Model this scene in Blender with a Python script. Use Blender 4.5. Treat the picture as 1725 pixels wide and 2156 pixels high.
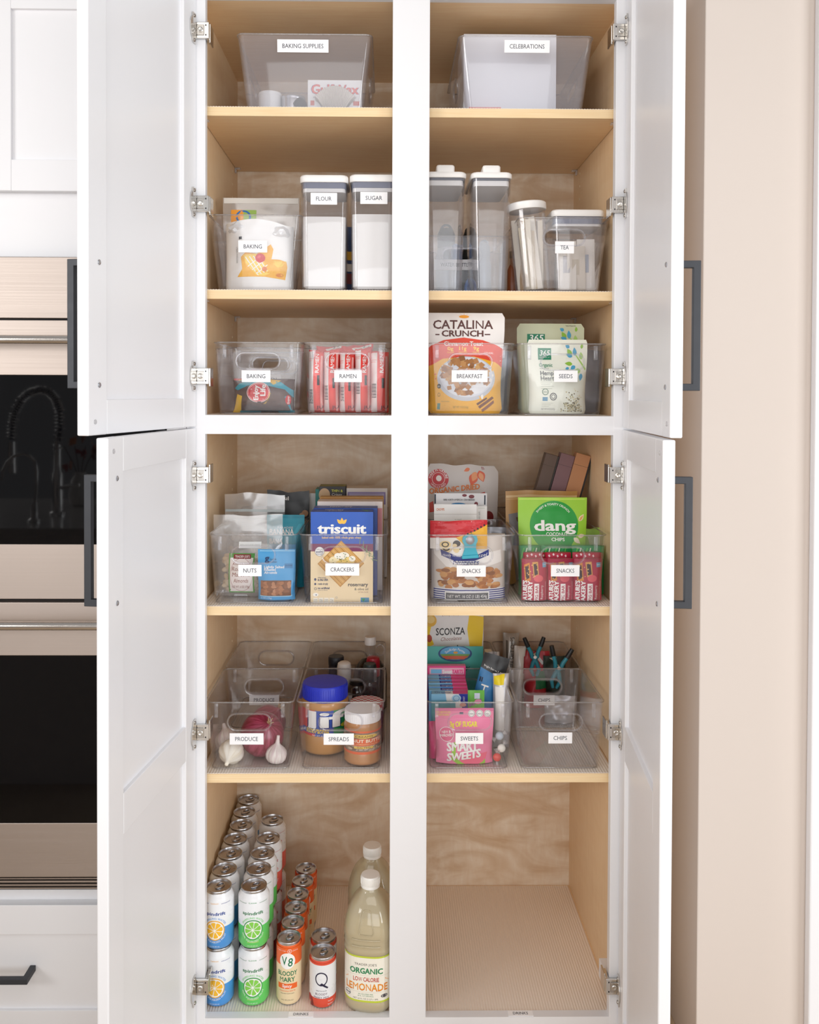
import bpy, bmesh, math, random
from mathutils import Vector, Matrix, noise
from mathutils.geometry import tessellate_polygon

for _o in list(bpy.data.objects):
    bpy.data.objects.remove(_o)
SC = bpy.context.scene
COL = SC.collection
rnd = random.Random(7)

# ------------------------------------------------------------------ camera
IW, IH, FPX = 1725.0, 2156.0, 1850.0
PPX, PPY = 837.26, 855.59
YAW, PITCH, ROLL = 0.0115, 0.0157, -0.0038
CAM = Vector((0.0, -1.801, 1.40))
_b = [Vector((1, 0, 0)), Vector((0, 0, -1)), Vector((0, 1, 0))]
_b = [Matrix.Rotation(-YAW, 3, 'Z') @ v for v in _b]
_m = Matrix.Rotation(-PITCH, 3, _b[0]); _b = [_m @ v for v in _b]
_m = Matrix.Rotation(ROLL, 3, _b[2]); _b = [_m @ v for v in _b]
RGT, DWN, FWD = _b
cam_d = bpy.data.cameras.new('camera')
cam_d.sensor_fit = 'VERTICAL'
cam_d.sensor_height = 36.0
cam_d.lens = FPX / IH * 36.0
cam_d.shift_x = (IW / 2 - PPX) / IH
cam_d.shift_y = (PPY - IH / 2) / IH
cam_d.clip_start = 0.05
cam_o = bpy.data.objects.new('camera', cam_d)
COL.objects.link(cam_o)
_mm = Matrix((RGT, -DWN, -FWD)).transposed().to_4x4()
_mm.translation = CAM
cam_o.matrix_world = _mm
SC.camera = cam_o


def W(px, py, Y):
    """the point of the plane y=Y that the photograph shows at pixel (px,py)"""
    d = RGT * ((px - PPX) / FPX) + DWN * ((py - PPY) / FPX) + FWD
    return CAM + d * ((Y - CAM.y) / d.y)


def PJ(p):
    v = Vector(p) - CAM
    z = v.dot(FWD)
    return PPX + FPX * v.dot(RGT) / z, PPY + FPX * v.dot(DWN) / z


# ------------------------------------------------------------------ light
SC.view_settings.view_transform = 'Standard'
SC.view_settings.look = 'None'
SC.view_settings.gamma = 1.0
SC.view_settings.use_curve_mapping = False
SC.view_settings.exposure = -0.08
SC.cycles.transparent_max_bounces = 48
SC.cycles.max_bounces = 10
SC.cycles.diffuse_bounces = 5
SC.cycles.glossy_bounces = 4
SC.cycles.caustics_reflective = False
SC.cycles.caustics_refractive = False
wd = bpy.data.worlds.new('world'); SC.world = wd
wd.use_nodes = True
bg = wd.node_tree.nodes['Background']
bg.inputs[0].default_value = (1.0, 0.985, 0.985, 1)
bg.inputs[1].default_value = 0.37


def area(name, loc, target, sx, sy, power, color):
    ld = bpy.data.lights.new(name, 'AREA')
    ld.shape = 'RECTANGLE'; ld.size = sx; ld.size_y = sy
    ld.energy = power; ld.color = color
    o = bpy.data.objects.new(name, ld); COL.objects.link(o)
    o.location = loc
    o.rotation_euler = (Vector(target) - Vector(loc)).to_track_quat('-Z', 'Y').to_euler()
    return o


area('fill_front', (0.3, -4.6, 1.25), (0.0, 0, 1.05), 3.4, 2.0, 70, (0.98, 0.99, 1.0))  # added frontal fill behind the camera, carries light deep into the shelves
area('window_right', (3.3, -2.9, 1.55), (-0.4, -0.2, 1.1), 2.0, 1.9, 104, (0.93, 0.97, 1.0))
area('fill_left', (-3.2, -3.3, 2.0), (0.4, -0.2, 1.0), 2.0, 1.5, 88, (1.0, 0.98, 0.96))  # added side fill that brightens the insides of the right doors
area('fill_overhead', (0.0, -1.9, 2.68), (0.0, -1.2, 0), 1.8, 1.0, 13, (1.0, 0.95, 0.88))  # added overhead fill for the cabinet floor and shelf tops

# ------------------------------------------------------------------ materials
MATS = {}


def lin(c):
    return tuple((x / 12.92 if x <= 0.04045 else ((x + 0.055) / 1.055) ** 2.4) for x in c)


def hexc(h):
    return lin(tuple(int(h[i:i + 2], 16) / 255 for i in (0, 2, 4)))


def M(h, rough=0.45, metal=0.0, spec=0.5, name=None, coat=0.0):
    """plain painted / printed / metal surface with a faint procedural unevenness of the gloss"""
    key = (h, rough, metal, spec, coat)
    if key in MATS:
        return MATS[key]
    m = bpy.data.materials.new(name or 'paint_' + h)
    m.use_nodes = True
    nt = m.node_tree; b = nt.nodes['Principled BSDF']
    b.inputs['Base Color'].default_value = hexc(h) + (1,)
    b.inputs['Metallic'].default_value = metal
    b.inputs['Roughness'].default_value = rough
    b.inputs['Specular IOR Level'].default_value = spec
    b.inputs['Coat Weight'].default_value = coat
    if rough > 0.12:
        tc = nt.nodes.new('ShaderNodeTexCoord'); n = nt.nodes.new('ShaderNodeTexNoise')
        n.inputs['Scale'].default_value = 40
        mr = nt.nodes.new('ShaderNodeMapRange')
        mr.inputs['To Min'].default_value = rough * 0.85
        mr.inputs['To Max'].default_value = rough * 1.15
        nt.links.new(tc.outputs['Object'], n.inputs['Vector'])
        nt.links.new(n.outputs['Fac'], mr.inputs['Value'])
        nt.links.new(mr.outputs['Result'], b.inputs['Roughness'])
    m.diffuse_color = hexc(h) + (1,)
    MATS[key] = m
    return m


def wood(name, c1, c2, c3, stretch, rough=0.4, fig=0.0, scale=1.0):
    m = bpy.data.materials.new(name); m.use_nodes = True
    nt = m.node_tree; b = nt.nodes['Principled BSDF']; N = nt.nodes; L = nt.links
    tc = N.new('ShaderNodeTexCoord'); mp = N.new('ShaderNodeMapping')
    mp.inputs['Scale'].default_value = stretch
    L.new(tc.outputs['Object'], mp.inputs['Vector'])
    n1 = N.new('ShaderNodeTexNoise'); n1.inputs['Scale'].default_value = 9 * scale
    n1.inputs['Detail'].default_value = 6; n1.inputs['Distortion'].default_value = 0.6
    L.new(mp.outputs['Vector'], n1.inputs['Vector'])
    r = N.new('ShaderNodeValToRGB')
    r.color_ramp.elements[0].position = 0.3; r.color_ramp.elements[0].color = hexc(c1) + (1,)
    r.color_ramp.elements[1].position = 0.7; r.color_ramp.elements[1].color = hexc(c2) + (1,)
    L.new(n1.outputs['Fac'], r.inputs['Fac'])
    n2 = N.new('ShaderNodeTexNoise'); n2.inputs['Scale'].default_value = 3.2
    n2.inputs['Detail'].default_value = 3.5; n2.inputs['Distortion'].default_value = 2.2
    mp2 = N.new('ShaderNodeMapping'); mp2.inputs['Scale'].default_value = (1.5, 1.5, 4.2)
    L.new(tc.outputs['Object'], mp2.inputs['Vector']); L.new(mp2.outputs['Vector'], n2.inputs['Vector'])
    r2 = N.new('ShaderNodeValToRGB')
    r2.color_ramp.elements[0].position = 0.38; r2.color_ramp.elements[0].color = (0, 0, 0, 1)
    r2.color_ramp.elements[1].position = 0.72; r2.color_ramp.elements[1].color = (1, 1, 1, 1)
    L.new(n2.outputs['Fac'], r2.inputs['Fac'])
    mul = N.new('ShaderNodeMath'); mul.operation = 'MULTIPLY'; mul.inputs[1].default_value = fig
    L.new(r2.outputs['Color'], mul.inputs[0])
    mx = N.new('ShaderNodeMix'); mx.data_type = 'RGBA'
    L.new(mul.outputs[0], mx.inputs[0]); L.new(r.outputs['Color'], mx.inputs[6])
    mx.inputs[7].default_value = hexc(c3) + (1,)
    L.new(mx.outputs[2], b.inputs['Base Color'])
    b.inputs['Roughness'].default_value = rough
    b.inputs['Specular IOR Level'].default_value = 0.35
    m.diffuse_color = hexc(c2) + (1,)
    return m


WOOD_BACK = wood('maple_back_panel', 'ead6be', 'f3e6d3', 'd4b592', (7, 7, 2.2), 0.42, 0.9)
WOOD_SIDE = wood('maple_side_panel', 'e8c8a0', 'f0d5b0', 'e0ba8c', (30, 30, 1.3), 0.42, 0.3)
WOOD_SHELF = wood('maple_shelf_face', 'edcaa0', 'f4d8b0', 'e6c092', (1.2, 26, 26), 0.42, 0.25)
WOOD_EDGE = wood('maple_shelf_edge', 'efd0a0', 'f6deb6', 'eac692', (1.0, 40, 60), 0.45, 0.2)
WHITE = M('eaeaed', 0.34, name='white_cabinet_paint')
WALLP = M('d4c8bf', 0.75, spec=0.2, name='beige_wall_paint')
BLACKH = M('3b3d42', 0.5, metal=0.35, name='black_handle_metal')
CHROME = M('d9d6d2', 0.2, metal=1.0, name='nickel')
DARK = M('17171b', 0.35, name='dark')


def clear(name, tint=(0.955, 0.955, 0.965), haze=0.05, hazec=(0.85, 0.84, 0.86), gl=0.05, rough=0.04, edge=0.55):
    m = bpy.data.materials.new(name); m.use_nodes = True
    nt = m.node_tree; N = nt.nodes; L = nt.links
    N.remove(N['Principled BSDF'])
    out = N['Material Output']
    tr = N.new('ShaderNodeBsdfTransparent'); tr.inputs[0].default_value = tint + (1,)
    df = N.new('ShaderNodeBsdfDiffuse'); df.inputs[0].default_value = hazec + (1,)
    gs = N.new('ShaderNodeBsdfGlossy'); gs.inputs['Roughness'].default_value = rough
    gs.inputs[0].default_value = (0.95, 0.95, 0.96, 1)
    m1 = N.new('ShaderNodeMixShader'); m1.inputs[0].default_value = haze
    L.new(tr.outputs[0], m1.inputs[1]); L.new(df.outputs[0], m1.inputs[2])
    lw = N.new('ShaderNodeLayerWeight'); lw.inputs['Blend'].default_value = 0.5
    pw = N.new('ShaderNodeMath'); pw.operation = 'POWER'; pw.inputs[1].default_value = 3.5
    L.new(lw.outputs['Facing'], pw.inputs[0])
    ma = N.new('ShaderNodeMath'); ma.operation = 'MULTIPLY_ADD'
    ma.inputs[1].default_value = edge; ma.inputs[2].default_value = gl
    L.new(pw.outputs[0], ma.inputs[0])
    m2 = N.new('ShaderNodeMixShader')
    L.new(ma.outputs[0], m2.inputs[0]); L.new(m1.outputs[0], m2.inputs[1]); L.new(gs.outputs[0], m2.inputs[2])
    L.new(m2.outputs[0], out.inputs[0])
    m.diffuse_color = (0.8, 0.8, 0.85, 0.4)
    return m


CLEAR = clear('clear_bin_plastic', (0.987, 0.987, 0.991), 0.011, (0.88, 0.84, 0.86), 0.03, 0.05, 0.6)
RIMM = clear('clear_bin_edge', (0.93, 0.93, 0.95), 0.06, (0.9, 0.9, 0.92), 0.06, 0.06, 0.6)
EDGE = clear('clear_bin_lip', (0.80, 0.785, 0.78), 0.10, (0.85, 0.83, 0.83), 0.08, 0.08, 0.6)
CLEARH = clear('clear_bin_plastic_glare', (0.955, 0.955, 0.97), 0.10, (0.86, 0.84, 0.89), 0.04, 0.05, 0.6)  # pale diffuse share imitates the room's glare on the top bins
FILM = clear('clear_bag_film', (0.975, 0.975, 0.975), 0.16, (0.95, 0.95, 0.96), 0.10, 0.14, 0.5)
GLASS = clear('clear_container_plastic', (0.965, 0.965, 0.975), 0.03, (0.85, 0.85, 0.87), 0.05, 0.03, 0.6)
LIQ = clear('cloudy_lemonade', (0.83, 0.78, 0.62), 0.55, (0.74, 0.66, 0.47), 0.05, 0.06, 0.5)
SYRUP = M('1c0f0b', 0.08, spec=0.6, name='dark_syrup')


def brushed(name, col, rough=0.28):
    m = bpy.data.materials.new(name); m.use_nodes = True
    nt = m.node_tree; b = nt.nodes['Principled BSDF']; N = nt.nodes; L = nt.links
    b.inputs['Base Color'].default_value = hexc(col) + (1,)
    b.inputs['Metallic'].default_value = 1.0
    tc = N.new('ShaderNodeTexCoord'); mp = N.new('ShaderNodeMapping')
    mp.inputs['Scale'].default_value = (1.5, 200, 500)
    n = N.new('ShaderNodeTexNoise'); n.inputs['Scale'].default_value = 1.5
    L.new(tc.outputs['Object'], mp.inputs['Vector']); L.new(mp.outputs['Vector'], n.inputs['Vector'])
    mr = N.new('ShaderNodeMapRange'); mr.inputs['To Min'].default_value = rough * 0.8
    mr.inputs['To Max'].default_value = rough * 1.25
    L.new(n.outputs['Fac'], mr.inputs['Value']); L.new(mr.outputs['Result'], b.inputs['Roughness'])
    bp = N.new('ShaderNodeBump'); bp.inputs['Strength'].default_value = 0.04
    bp.inputs['Distance'].default_value = 0.001
    L.new(n.outputs['Fac'], bp.inputs['Height']); L.new(bp.outputs['Normal'], b.inputs['Normal'])
    m.diffuse_color = hexc(col) + (1,)
    return m


STEEL = brushed('brushed_steel', 'b9ada5', 0.5)
OVGLASS = M('050507', 0.03, spec=0.3, name='black_oven_glass')


# ------------------------------------------------------------------ mesh helpers
class MB:
    def __init__(s):
        s.v = []; s.f = []; s.m = []; s.mats = []

    def mi(s, mat):
        if mat not in s.mats:
            s.mats.append(mat)
        return s.mats.index(mat)

    def add(s, vs, fs, mat):
        o = len(s.v); k = s.mi(mat)
        s.v += [tuple(v) for v in vs]
        for f in fs:
            s.f.append(tuple(i + o for i in f)); s.m.append(k)
        return s

    def box(s, x0, x1, y0, y1, z0, z1, mat, bev=0.0):
        if bev <= 0:
            vs = [(x, y, z) for z in (z0, z1) for y in (y0, y1) for x in (x0, x1)]
            fs = [(0, 2, 3, 1), (4, 5, 7, 6), (0, 1, 5, 4), (2, 6, 7, 3), (0, 4, 6, 2), (1, 3, 7, 5)]
            return s.add(vs, fs, mat)
        bm = bmesh.new()
        bmesh.ops.create_cube(bm, size=1.0)
        for v in bm.verts:
            v.co = Vector(((x0 + x1) / 2 + v.co.x * (x1 - x0), (y0 + y1) / 2 + v.co.y * (y1 - y0), (z0 + z1) / 2 + v.co.z * (z1 - z0)))
        bmesh.ops.bevel(bm, geom=list(bm.edges), offset=bev, segments=2, profile=0.5, affect='EDGES')
        return s.bm(bm, mat)

    def bm(s, bm, mat):
        bm.verts.index_update()
        s.add([v.co[:] for v in bm.verts], [[v.index for v in f.verts] for f in bm.faces], mat)
        bm.free()
        return s

    def lathe(s, prof, mat, n=32, c=(0, 0, 0), cap=True, sq=None):
        """prof: list of (r,z[,mat]) bottom to top; sq: superellipse power for squarish sections"""
        base = len(s.v)
        def ring(r, z):
            out = []
            for i in range(n):
                a = 2 * math.pi * i / n
                ca, sa = math.cos(a), math.sin(a)
                k = 1.0
                if sq:
                    k = (abs(ca) ** sq + abs(sa) ** sq) ** (-1.0 / sq)
                out.append((c[0] + r * k * ca, c[1] + r * k * sa, c[2] + z))
            return out
        for p in prof:
            s.v += ring(p[0], p[1])
        for j in range(len(prof) - 1):
            mt = prof[j + 1][2] if len(prof[j + 1]) > 2 else mat
            k = s.mi(mt)
            for i in range(n):
                a = base + j * n + i; b2 = base + j * n + (i + 1) % n
                s.f.append((a, b2, b2 + n, a + n)); s.m.append(k)
        if cap:
            s.f.append(tuple(base + i for i in reversed(range(n)))); s.m.append(s.mi(mat))
            mt = prof[-1][2] if len(prof[-1]) > 2 else mat
            e = base + (len(prof) - 1) * n
            s.f.append(tuple(e + i for i in range(n))); s.m.append(s.mi(mt))
        return s

    def tube(s, pts, r, mat, n=8, closed=False):
        pts = [Vector(p) for p in pts]; base = len(s.v); k = s.mi(mat)
        cnt = len(pts); up = None
        for i, p in enumerate(pts):
            a = pts[i - 1] if (i > 0 or closed) else p
            b = pts[(i + 1) % cnt] if (i < cnt - 1 or closed) else p
            t = (b - a).normalized()
            if up is None:
                up = t.orthogonal().normalized()
            up = (up - t * up.dot(t)).normalized()
            q = t.cross(up)
            rr = r[i] if isinstance(r, (list, tuple)) else r
            for j in range(n):
                an = 2 * math.pi * j / n
                s.v.append(tuple(p + (up * math.cos(an) + q * math.sin(an)) * rr))
        for i in range(cnt if closed else cnt - 1):
            i2 = (i + 1) % cnt
            for j in range(n):
                j2 = (j + 1) % n
                s.f.append((base + i * n + j, base + i * n + j2, base + i2 * n + j2, base + i2 * n + j)); s.m.append(k)
        if not closed:
            s.f.append(tuple(base + j for j in reversed(range(n)))); s.m.append(k)
            s.f.append(tuple(base + (cnt - 1) * n + j for j in range(n))); s.m.append(k)
        return s

    def xf(s, mt, start=0):
        for i in range(start, len(s.v)):
            s.v[i] = tuple(mt @ Vector(s.v[i]))
        return s

    def mesh(s, name, smooth=None):
        me = bpy.data.meshes.new(name)
        me.from_pydata(s.v, [], s.f)
        for m in s.mats:
            me.materials.append(m)
        me.polygons.foreach_set('material_index', s.m)
        if smooth is not None:
            me.shade_smooth()
            me.set_sharp_from_angle(angle=math.radians(smooth))
        me.update()
        return me

    def build(s, name, parent=None, smooth=None, loc=(0, 0, 0), rot=(0, 0, 0)):
        return link(name, s.mesh(name, smooth), parent, loc, rot)


def link(name, me, parent=None, loc=(0, 0, 0), rot=(0, 0, 0)):
    o = bpy.data.objects.new(name, me)
    COL.objects.link(o)
    o.location = loc; o.rotation_euler = rot
    if parent is not None:
        o.parent = parent
    return o


def tag(o, label, cat, group=None, kind=None):
    o['label'] = label
    o['category'] = cat
    if group:
        o['group'] = group
    if kind:
        o['kind'] = kind
    return o


def thing(name, label, cat, loc=(0, 0, 0), rot=(0, 0, 0), group=None):
    o = link(name, None, None, loc, rot)
    return tag(o, label, cat, group)


def copytree(o, parent=None):
    c = o.copy(); COL.objects.link(c); c.parent = parent
    for ch in [x for x in o.children]:
        copytree(ch, c)
    return c


# ------------------------------------------------------------------ lettering
GLY = {}


def _glyph_eval(body, bold):
    cu = bpy.data.curves.new('g', 'FONT')
    cu.body = body; cu.size = 1.0; cu.resolution_u = 2; cu.offset = bold
    o = bpy.data.objects.new('g', cu); COL.objects.link(o)
    dg = bpy.context.evaluated_depsgraph_get()
    ev = o.evaluated_get(dg)
    me = ev.to_mesh()
    vs = [(v.co.x, v.co.y) for v in me.vertices]
    fs = [tuple(p.vertices) for p in me.polygons]
    ev.to_mesh_clear()
    bpy.data.objects.remove(o); bpy.data.curves.remove(cu)
    return vs, fs


_HH = max(v[0] for v in _glyph_eval('HH', 0)[0])
CAPH = max(v[1] for v in _glyph_eval('H', 0)[0])


BOLDS = (0.0, 0.012, 0.02)
# every letter is drawn once, while the scene is still empty
for _c in "ABCDEFGHIJKLMNOPQRSTUVWXYZabcdefghijklmnopqrstuvwxyz0123456789 .,&'%$()=+-!":
    _adv = max(v[0] for v in _glyph_eval('H' + _c + 'H', 0)[0]) - _HH
    for _bo in BOLDS:
        GLY[(_c, _bo)] = (([], []) if _c == ' ' else _glyph_eval(_c, 0.0 if _c in 'MWmwN' else _bo)) + (_adv,)


def glyph(c, bold):
    return GLY[(c, min(BOLDS, key=lambda q: abs(q - bold)))]


def text2d(s, bold=0.0, track=0.0):
    vs, fs, x = [], [], 0.0
    for c in s:
        gv, gf, adv = glyph(c, bold)
        o = len(vs)
        vs += [((a + x) / CAPH, b / CAPH) for a, b in gv]
        fs += [tuple(i + o for i in f) for f in gf]
        x += adv + track
    return vs, fs


# 2d shapes return (verts, faces); y is up
def s_rect(x0, y0, x1, y1):
    return [(x0, y0), (x1, y0), (x1, y1), (x0, y1)], [(0, 1, 2, 3)]


def s_ell(cx, cy, rx, ry, n=24, a0=0, a1=360):
    full = abs(a1 - a0) >= 360
    k = n if full else n + 1
    p = [(cx + rx * math.cos(math.radians(a0 + (a1 - a0) * i / n)), cy + ry * math.sin(math.radians(a0 + (a1 - a0) * i / n))) for i in range(k)]
    return s_poly(p)


def s_poly(p):
    t = tessellate_polygon([[Vector((a, b, 0)) for a, b in p]])
    out = []
    for f in t:
        (ax, ay), (bx, by), (cx, cy) = (p[i] for i in f)
        out.append(tuple(f) if (bx - ax) * (cy - ay) - (by - ay) * (cx - ax) > 0 else tuple(reversed(f)))
    return list(p), out


def s_ring(cx, cy, r0x, r0y, r1x, r1y, n=28):
    v = []
    for i in range(n):
        a = 2 * math.pi * i / n
        v.append((cx + r0x * math.cos(a), cy + r0y * math.sin(a)))
        v.append((cx + r1x * math.cos(a), cy + r1y * math.sin(a)))
    f = []
    for i in range(n):
        j = (i + 1) % n
        f.append((2 * i, 2 * i + 1, 2 * j + 1, 2 * j))
    return v, f


# ------------------------------------------------------------------ printing on surfaces
class Surf:
    """fn(u,v)->point, u 0..1 left to right, v 0..1 bottom to top; us/vs: facet lines that a print has to bend at"""
    def __init__(s, fn, us=(), vs=(), cut=False):
        s.fn = fn; s.us = us; s.vs = vs; s.cut = cut

    def at(s, u, v, lift):
        e = 0.004
        p = s.fn(u, v)
        a = s.fn(min(u + e, 1.5), v) - s.fn(u - e, v)
        b = s.fn(u, v + e) - s.fn(u, v - e)
        n = a.cross(b)
        if n.length > 1e-12:
            n.normalize()
        return p + n * lift


def shape2d(p):
    """one print in photo pixels -> (verts,faces)"""
    k = p[0]
    if k == 'R':
        v, f = s_rect(*p[2:6])
    elif k == 'E':
        v, f = s_ell(*p[2:6], n=48 if max(p[4], p[5]) > 18 else (24 if max(p[4], p[5]) > 5 else 14))
    elif k == 'P':
        v, f = s_poly(p[2])
    elif k == 'O':
        cx, cy, rx, ry, w = p[2:7]
        v, f = s_ring(cx, cy, rx * (1 - w), ry * (1 - w), rx, ry)
    elif k == 'T':
        txt, x0, x1, yb, cap = p[2:7]
        o = p[7] if len(p) > 7 else {}
        v, f = text2d(txt, o.get('b', 0.0), o.get('tr', 0.0))
        w0 = min(a for a, _ in v); w1 = max(a for a, _ in v)
        sx = (x1 - x0) / (w1 - w0) if x1 is not None else cap * o.get('sx', 0.9)
        sl = o.get('s', 0.0); dy = o.get('dy', 0.0)
        v = [(x0 + (a - w0) * sx + b * cap * sl, yb - b * cap + dy * (a - w0) * sx) for a, b in v]
    elif k == 'V':
        txt, x, y0, y1, cap = p[2:7]
        o = p[7] if len(p) > 7 else {}
        v, f = text2d(txt, o.get('b', 0.0))
        w0 = min(a for a, _ in v); w1 = max(a for a, _ in v)
        sx = (y1 - y0) / (w1 - w0)
        v = [(x - b * cap, y1 - (a - w0) * sx) for a, b in v]
    elif k == 'A':
        txt, cx, cy, r, cap, ang, span, d = p[2:10]
        o = p[10] if len(p) > 10 else {}
        v, f = text2d(txt, o.get('b', 0.0))
        w0 = min(a for a, _ in v); w1 = max(a for a, _ in v)
        out = []
        for a, b in v:
            t = (a - w0) / (w1 - w0) - 0.5
            th = math.radians(ang - d * t * span)
            rr = r + b * cap if d > 0 else r - b * cap
            out.append((cx + rr * math.cos(th), cy - rr * math.sin(th)))
        v = out
    return v, f


def embolden(prints):
    """heavy lettering = the same letters printed again a hair to either side"""
    out = []
    for p in prints:
        out.append(p)
        b = p[7].get('b', 0) if p[0] in 'TV' and len(p) > 7 else 0
        if b > 0.021:
            d = p[6] * min(b, 0.06) * 0.8
            o = dict(p[7]); o['b'] = 0.02
            for s in (-1, 1):
                if p[0] == 'T':
                    out.append(p[:3] + (p[3] + s * d, p[4] + s * d if p[4] is not None else None) + p[5:7] + (o,))
                else:
                    out.append(p[:4] + (p[4] + s * d, p[5] + s * d) + (p[6], o))
    return out


def emit(mb, surf, frame, prints, lift0=0.0003, step=0.00009, cut_text=False):
    x0, y0, x1, y1 = frame
    prints = embolden(prints)
    shapes = [shape2d(p) for p in prints]
    done = []
    for (v, f), p in zip(shapes, prints):
        # a print lies one layer above whatever it overlaps
        bb = (min(a for a, _ in v), min(b for _, b in v), max(a for a, _ in v), max(b for _, b in v))
        k = 0
        for o, lv in done:
            if lv >= k and o[0] < bb[2] and bb[0] < o[2] and o[1] < bb[3] and bb[1] < o[3]:
                k = lv + 1
        done.append((bb, k))
        uv = [((a - x0) / (x1 - x0), (y1 - b) / (y1 - y0)) for a, b in v]
        if p[0] in 'TVA':
            do = cut_text
        else:
            do = bool(surf.us or surf.vs)
        if do:
            bm = bmesh.new()
            bv = [bm.verts.new((a, b, 0)) for a, b in uv]
            for q in f:
                try:
                    bm.faces.new([bv[i] for i in q])
                except ValueError:
                    pass
            ulo = min(a for a, _ in uv); uhi = max(a for a, _ in uv)
            vlo = min(b for _, b in uv); vhi = max(b for _, b in uv)
            for lu in surf.us:
                if ulo < lu < uhi:
                    bmesh.ops.bisect_plane(bm, geom=bm.verts[:] + bm.edges[:] + bm.faces[:], plane_co=(lu, 0, 0), plane_no=(1, 0, 0))
            for lv in surf.vs:
                if vlo < lv < vhi:
                    bmesh.ops.bisect_plane(bm, geom=bm.verts[:] + bm.edges[:] + bm.faces[:], plane_co=(0, lv, 0), plane_no=(0, 1, 0))
            bm.verts.index_update()
            uv = [(w.co.x, w.co.y) for w in bm.verts]
            f = [tuple(w.index for w in q.verts) for q in bm.faces]
            bm.free()
        lf = lift0 + step * k
        # keep faces turned outwards
        ff = []
        for q in f:
            ar = 0.0
            for i in range(len(q)):
                a = uv[q[i]]; b = uv[q[(i + 1) % len(q)]]
                ar += a[0] * b[1] - b[0] * a[1]
            ff.append(q if ar > 0 else tuple(reversed(q)))
        mb.add([surf.at(a, b, lf) for a, b in uv], ff, p[1])


# ------------------------------------------------------------------ bags
class GridSurf:
    """bilinear sheet through the facets of a bag front, so that prints lie on the very facets"""
    def __init__(s, fn, nu, nv):
        s.nu, s.nv = nu, nv
        s.us = [i / nu for i in range(1, nu)]; s.vs = [j / nv for j in range(1, nv)]
        s.P = [[fn(i / nu, j / nv) for i in range(nu + 1)] for j in range(nv + 1)]
        s.N = []
        for j in range(nv + 1):
            r = []
            for i in range(nu + 1):
                a = s.P[j][min(i + 1, nu)] - s.P[j][max(i - 1, 0)]
                b = s.P[min(j + 1, nv)][i] - s.P[max(j - 1, 0)][i]
                n = a.cross(b)
                r.append(n.normalized() if n.length > 1e-12 else Vector((0, -1, 0)))
            s.N.append(r)

    def at(s, u, v, lift):
        u = min(max(u, 0.0), 1.0) * s.nu; v = min(max(v, 0.0), 1.0) * s.nv
        i = min(int(u), s.nu - 1); j = min(int(v), s.nv - 1)
        a = u - i; b = v - j
        w = ((1 - a) * (1 - b), a * (1 - b), (1 - a) * b, a * b)
        P = s.P; N = s.N
        return (P[j][i] + N[j][i] * lift) * w[0] + (P[j][i + 1] + N[j][i + 1] * lift) * w[1] + (P[j + 1][i] + N[j + 1][i] * lift) * w[2] + (P[j + 1][i + 1] + N[j + 1][i + 1] * lift) * w[3]


def ss(x):
    x = max(0.0, min(1.0, x)); return x * x * (3 - 2 * x)


def pouch_fn(w, h, t, style, seed, amp, nar=0.05, cornr=0.0, top=None):
    def half(u, v):
        f = max(0.0, 1 - abs(2 * u - 1) ** 2.6) ** 0.75
        if style == 'stand':
            g = (0.62 + 0.38 * ss(v / 0.22)) * (1 - ss((v - 0.25) / 0.62)) + 0.05 * (1 - ss((v - 0.9) / 0.1))
        elif style == 'pillow':
            g = max(0.0, math.sin(math.pi * min(1, max(0, v)))) ** 0.55
        elif style == 'low':
            g = (0.7 + 0.3 * ss(v / 0.2)) * (1 - ss((v - 0.15) / 0.5)) + 0.03 * (1 - ss((v - .85) / .1))
        else:
            g = 0.8 + 0.2 * math.sin(math.pi * v)
        return t / 2 * f * g
    def front(u, v, sgn=-1):
        T = half(u, v)
        env = min(1.0, 6 * min(u, 1 - u) + 0.15)
        n = noise.noise(Vector((u * 3.1 + seed * 3.7, v * 4.3 + seed, 0.3))) * amp * env
        n += noise.noise(Vector((u * 8 + seed, v * 11 - seed * 2, 1.7))) * amp * 0.45 * env
        vv = min(1.0, max(0.0, v))
        xw = 1 - nar * (half(0.5, vv) / (t / 2 + 1e-9))
        if cornr > 0:
            e = min(vv, 1 - vv) * h
            if e < cornr:
                xw *= 1 - (cornr - math.sqrt(max(0, cornr ** 2 - (cornr - e) ** 2))) / (w / 2)
        x = (u - 0.5) * w * xw
        z = v * h
        if top:
            z += top * h * ss((v - 0.75) / 0.25) * (math.sin(3.1 * u + seed * 1.3) * 0.5 + noise.noise(Vector((u * 4, seed, 2))) * 0.7)
        y = sgn * T + n
        return Vector((x, y, z))
    return front


def bag_mesh(mb, fn, nu, nv, mat, back=None):
    A = [[fn(i / nu, j / nv) for i in range(nu + 1)] for j in range(nv + 1)]
    B = [[fn(i / nu, j / nv, 1) + Vector((0, 0.0006, 0)) for i in range(nu + 1)] for j in range(nv + 1)]
    vs = [p for r in A for p in r] + [p for r in B for p in r]
    n1 = (nu + 1) * (nv + 1); fs = []; fb = []
    for j in range(nv):
        for i in range(nu):
            a = j * (nu + 1) + i
            fs.append((a, a + 1, a + nu + 2, a + nu + 1))
            fb.append((n1 + a, n1 + a + nu + 1, n1 + a + nu + 2, n1 + a + 1))
    for i in range(nu):
        fb.append((i, n1 + i, n1 + i + 1, i + 1))
        t = nv * (nu + 1) + i
        fb.append((t, t + 1, n1 + t + 1, n1 + t))
    for j in range(nv):
        l = j * (nu + 1); r = l + nu
        fb.append((l, l + nu + 1, n1 + l + nu + 1, n1 + l))
        fb.append((r, n1 + r, n1 + r + nu + 1, r + nu + 1))
    k = len(mb.v)
    mb.add(vs, fs, mat)
    o = mb.mi(back or mat)
    for f in fb:
        mb.f.append(tuple(i + k for i in f)); mb.m.append(o)


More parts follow.
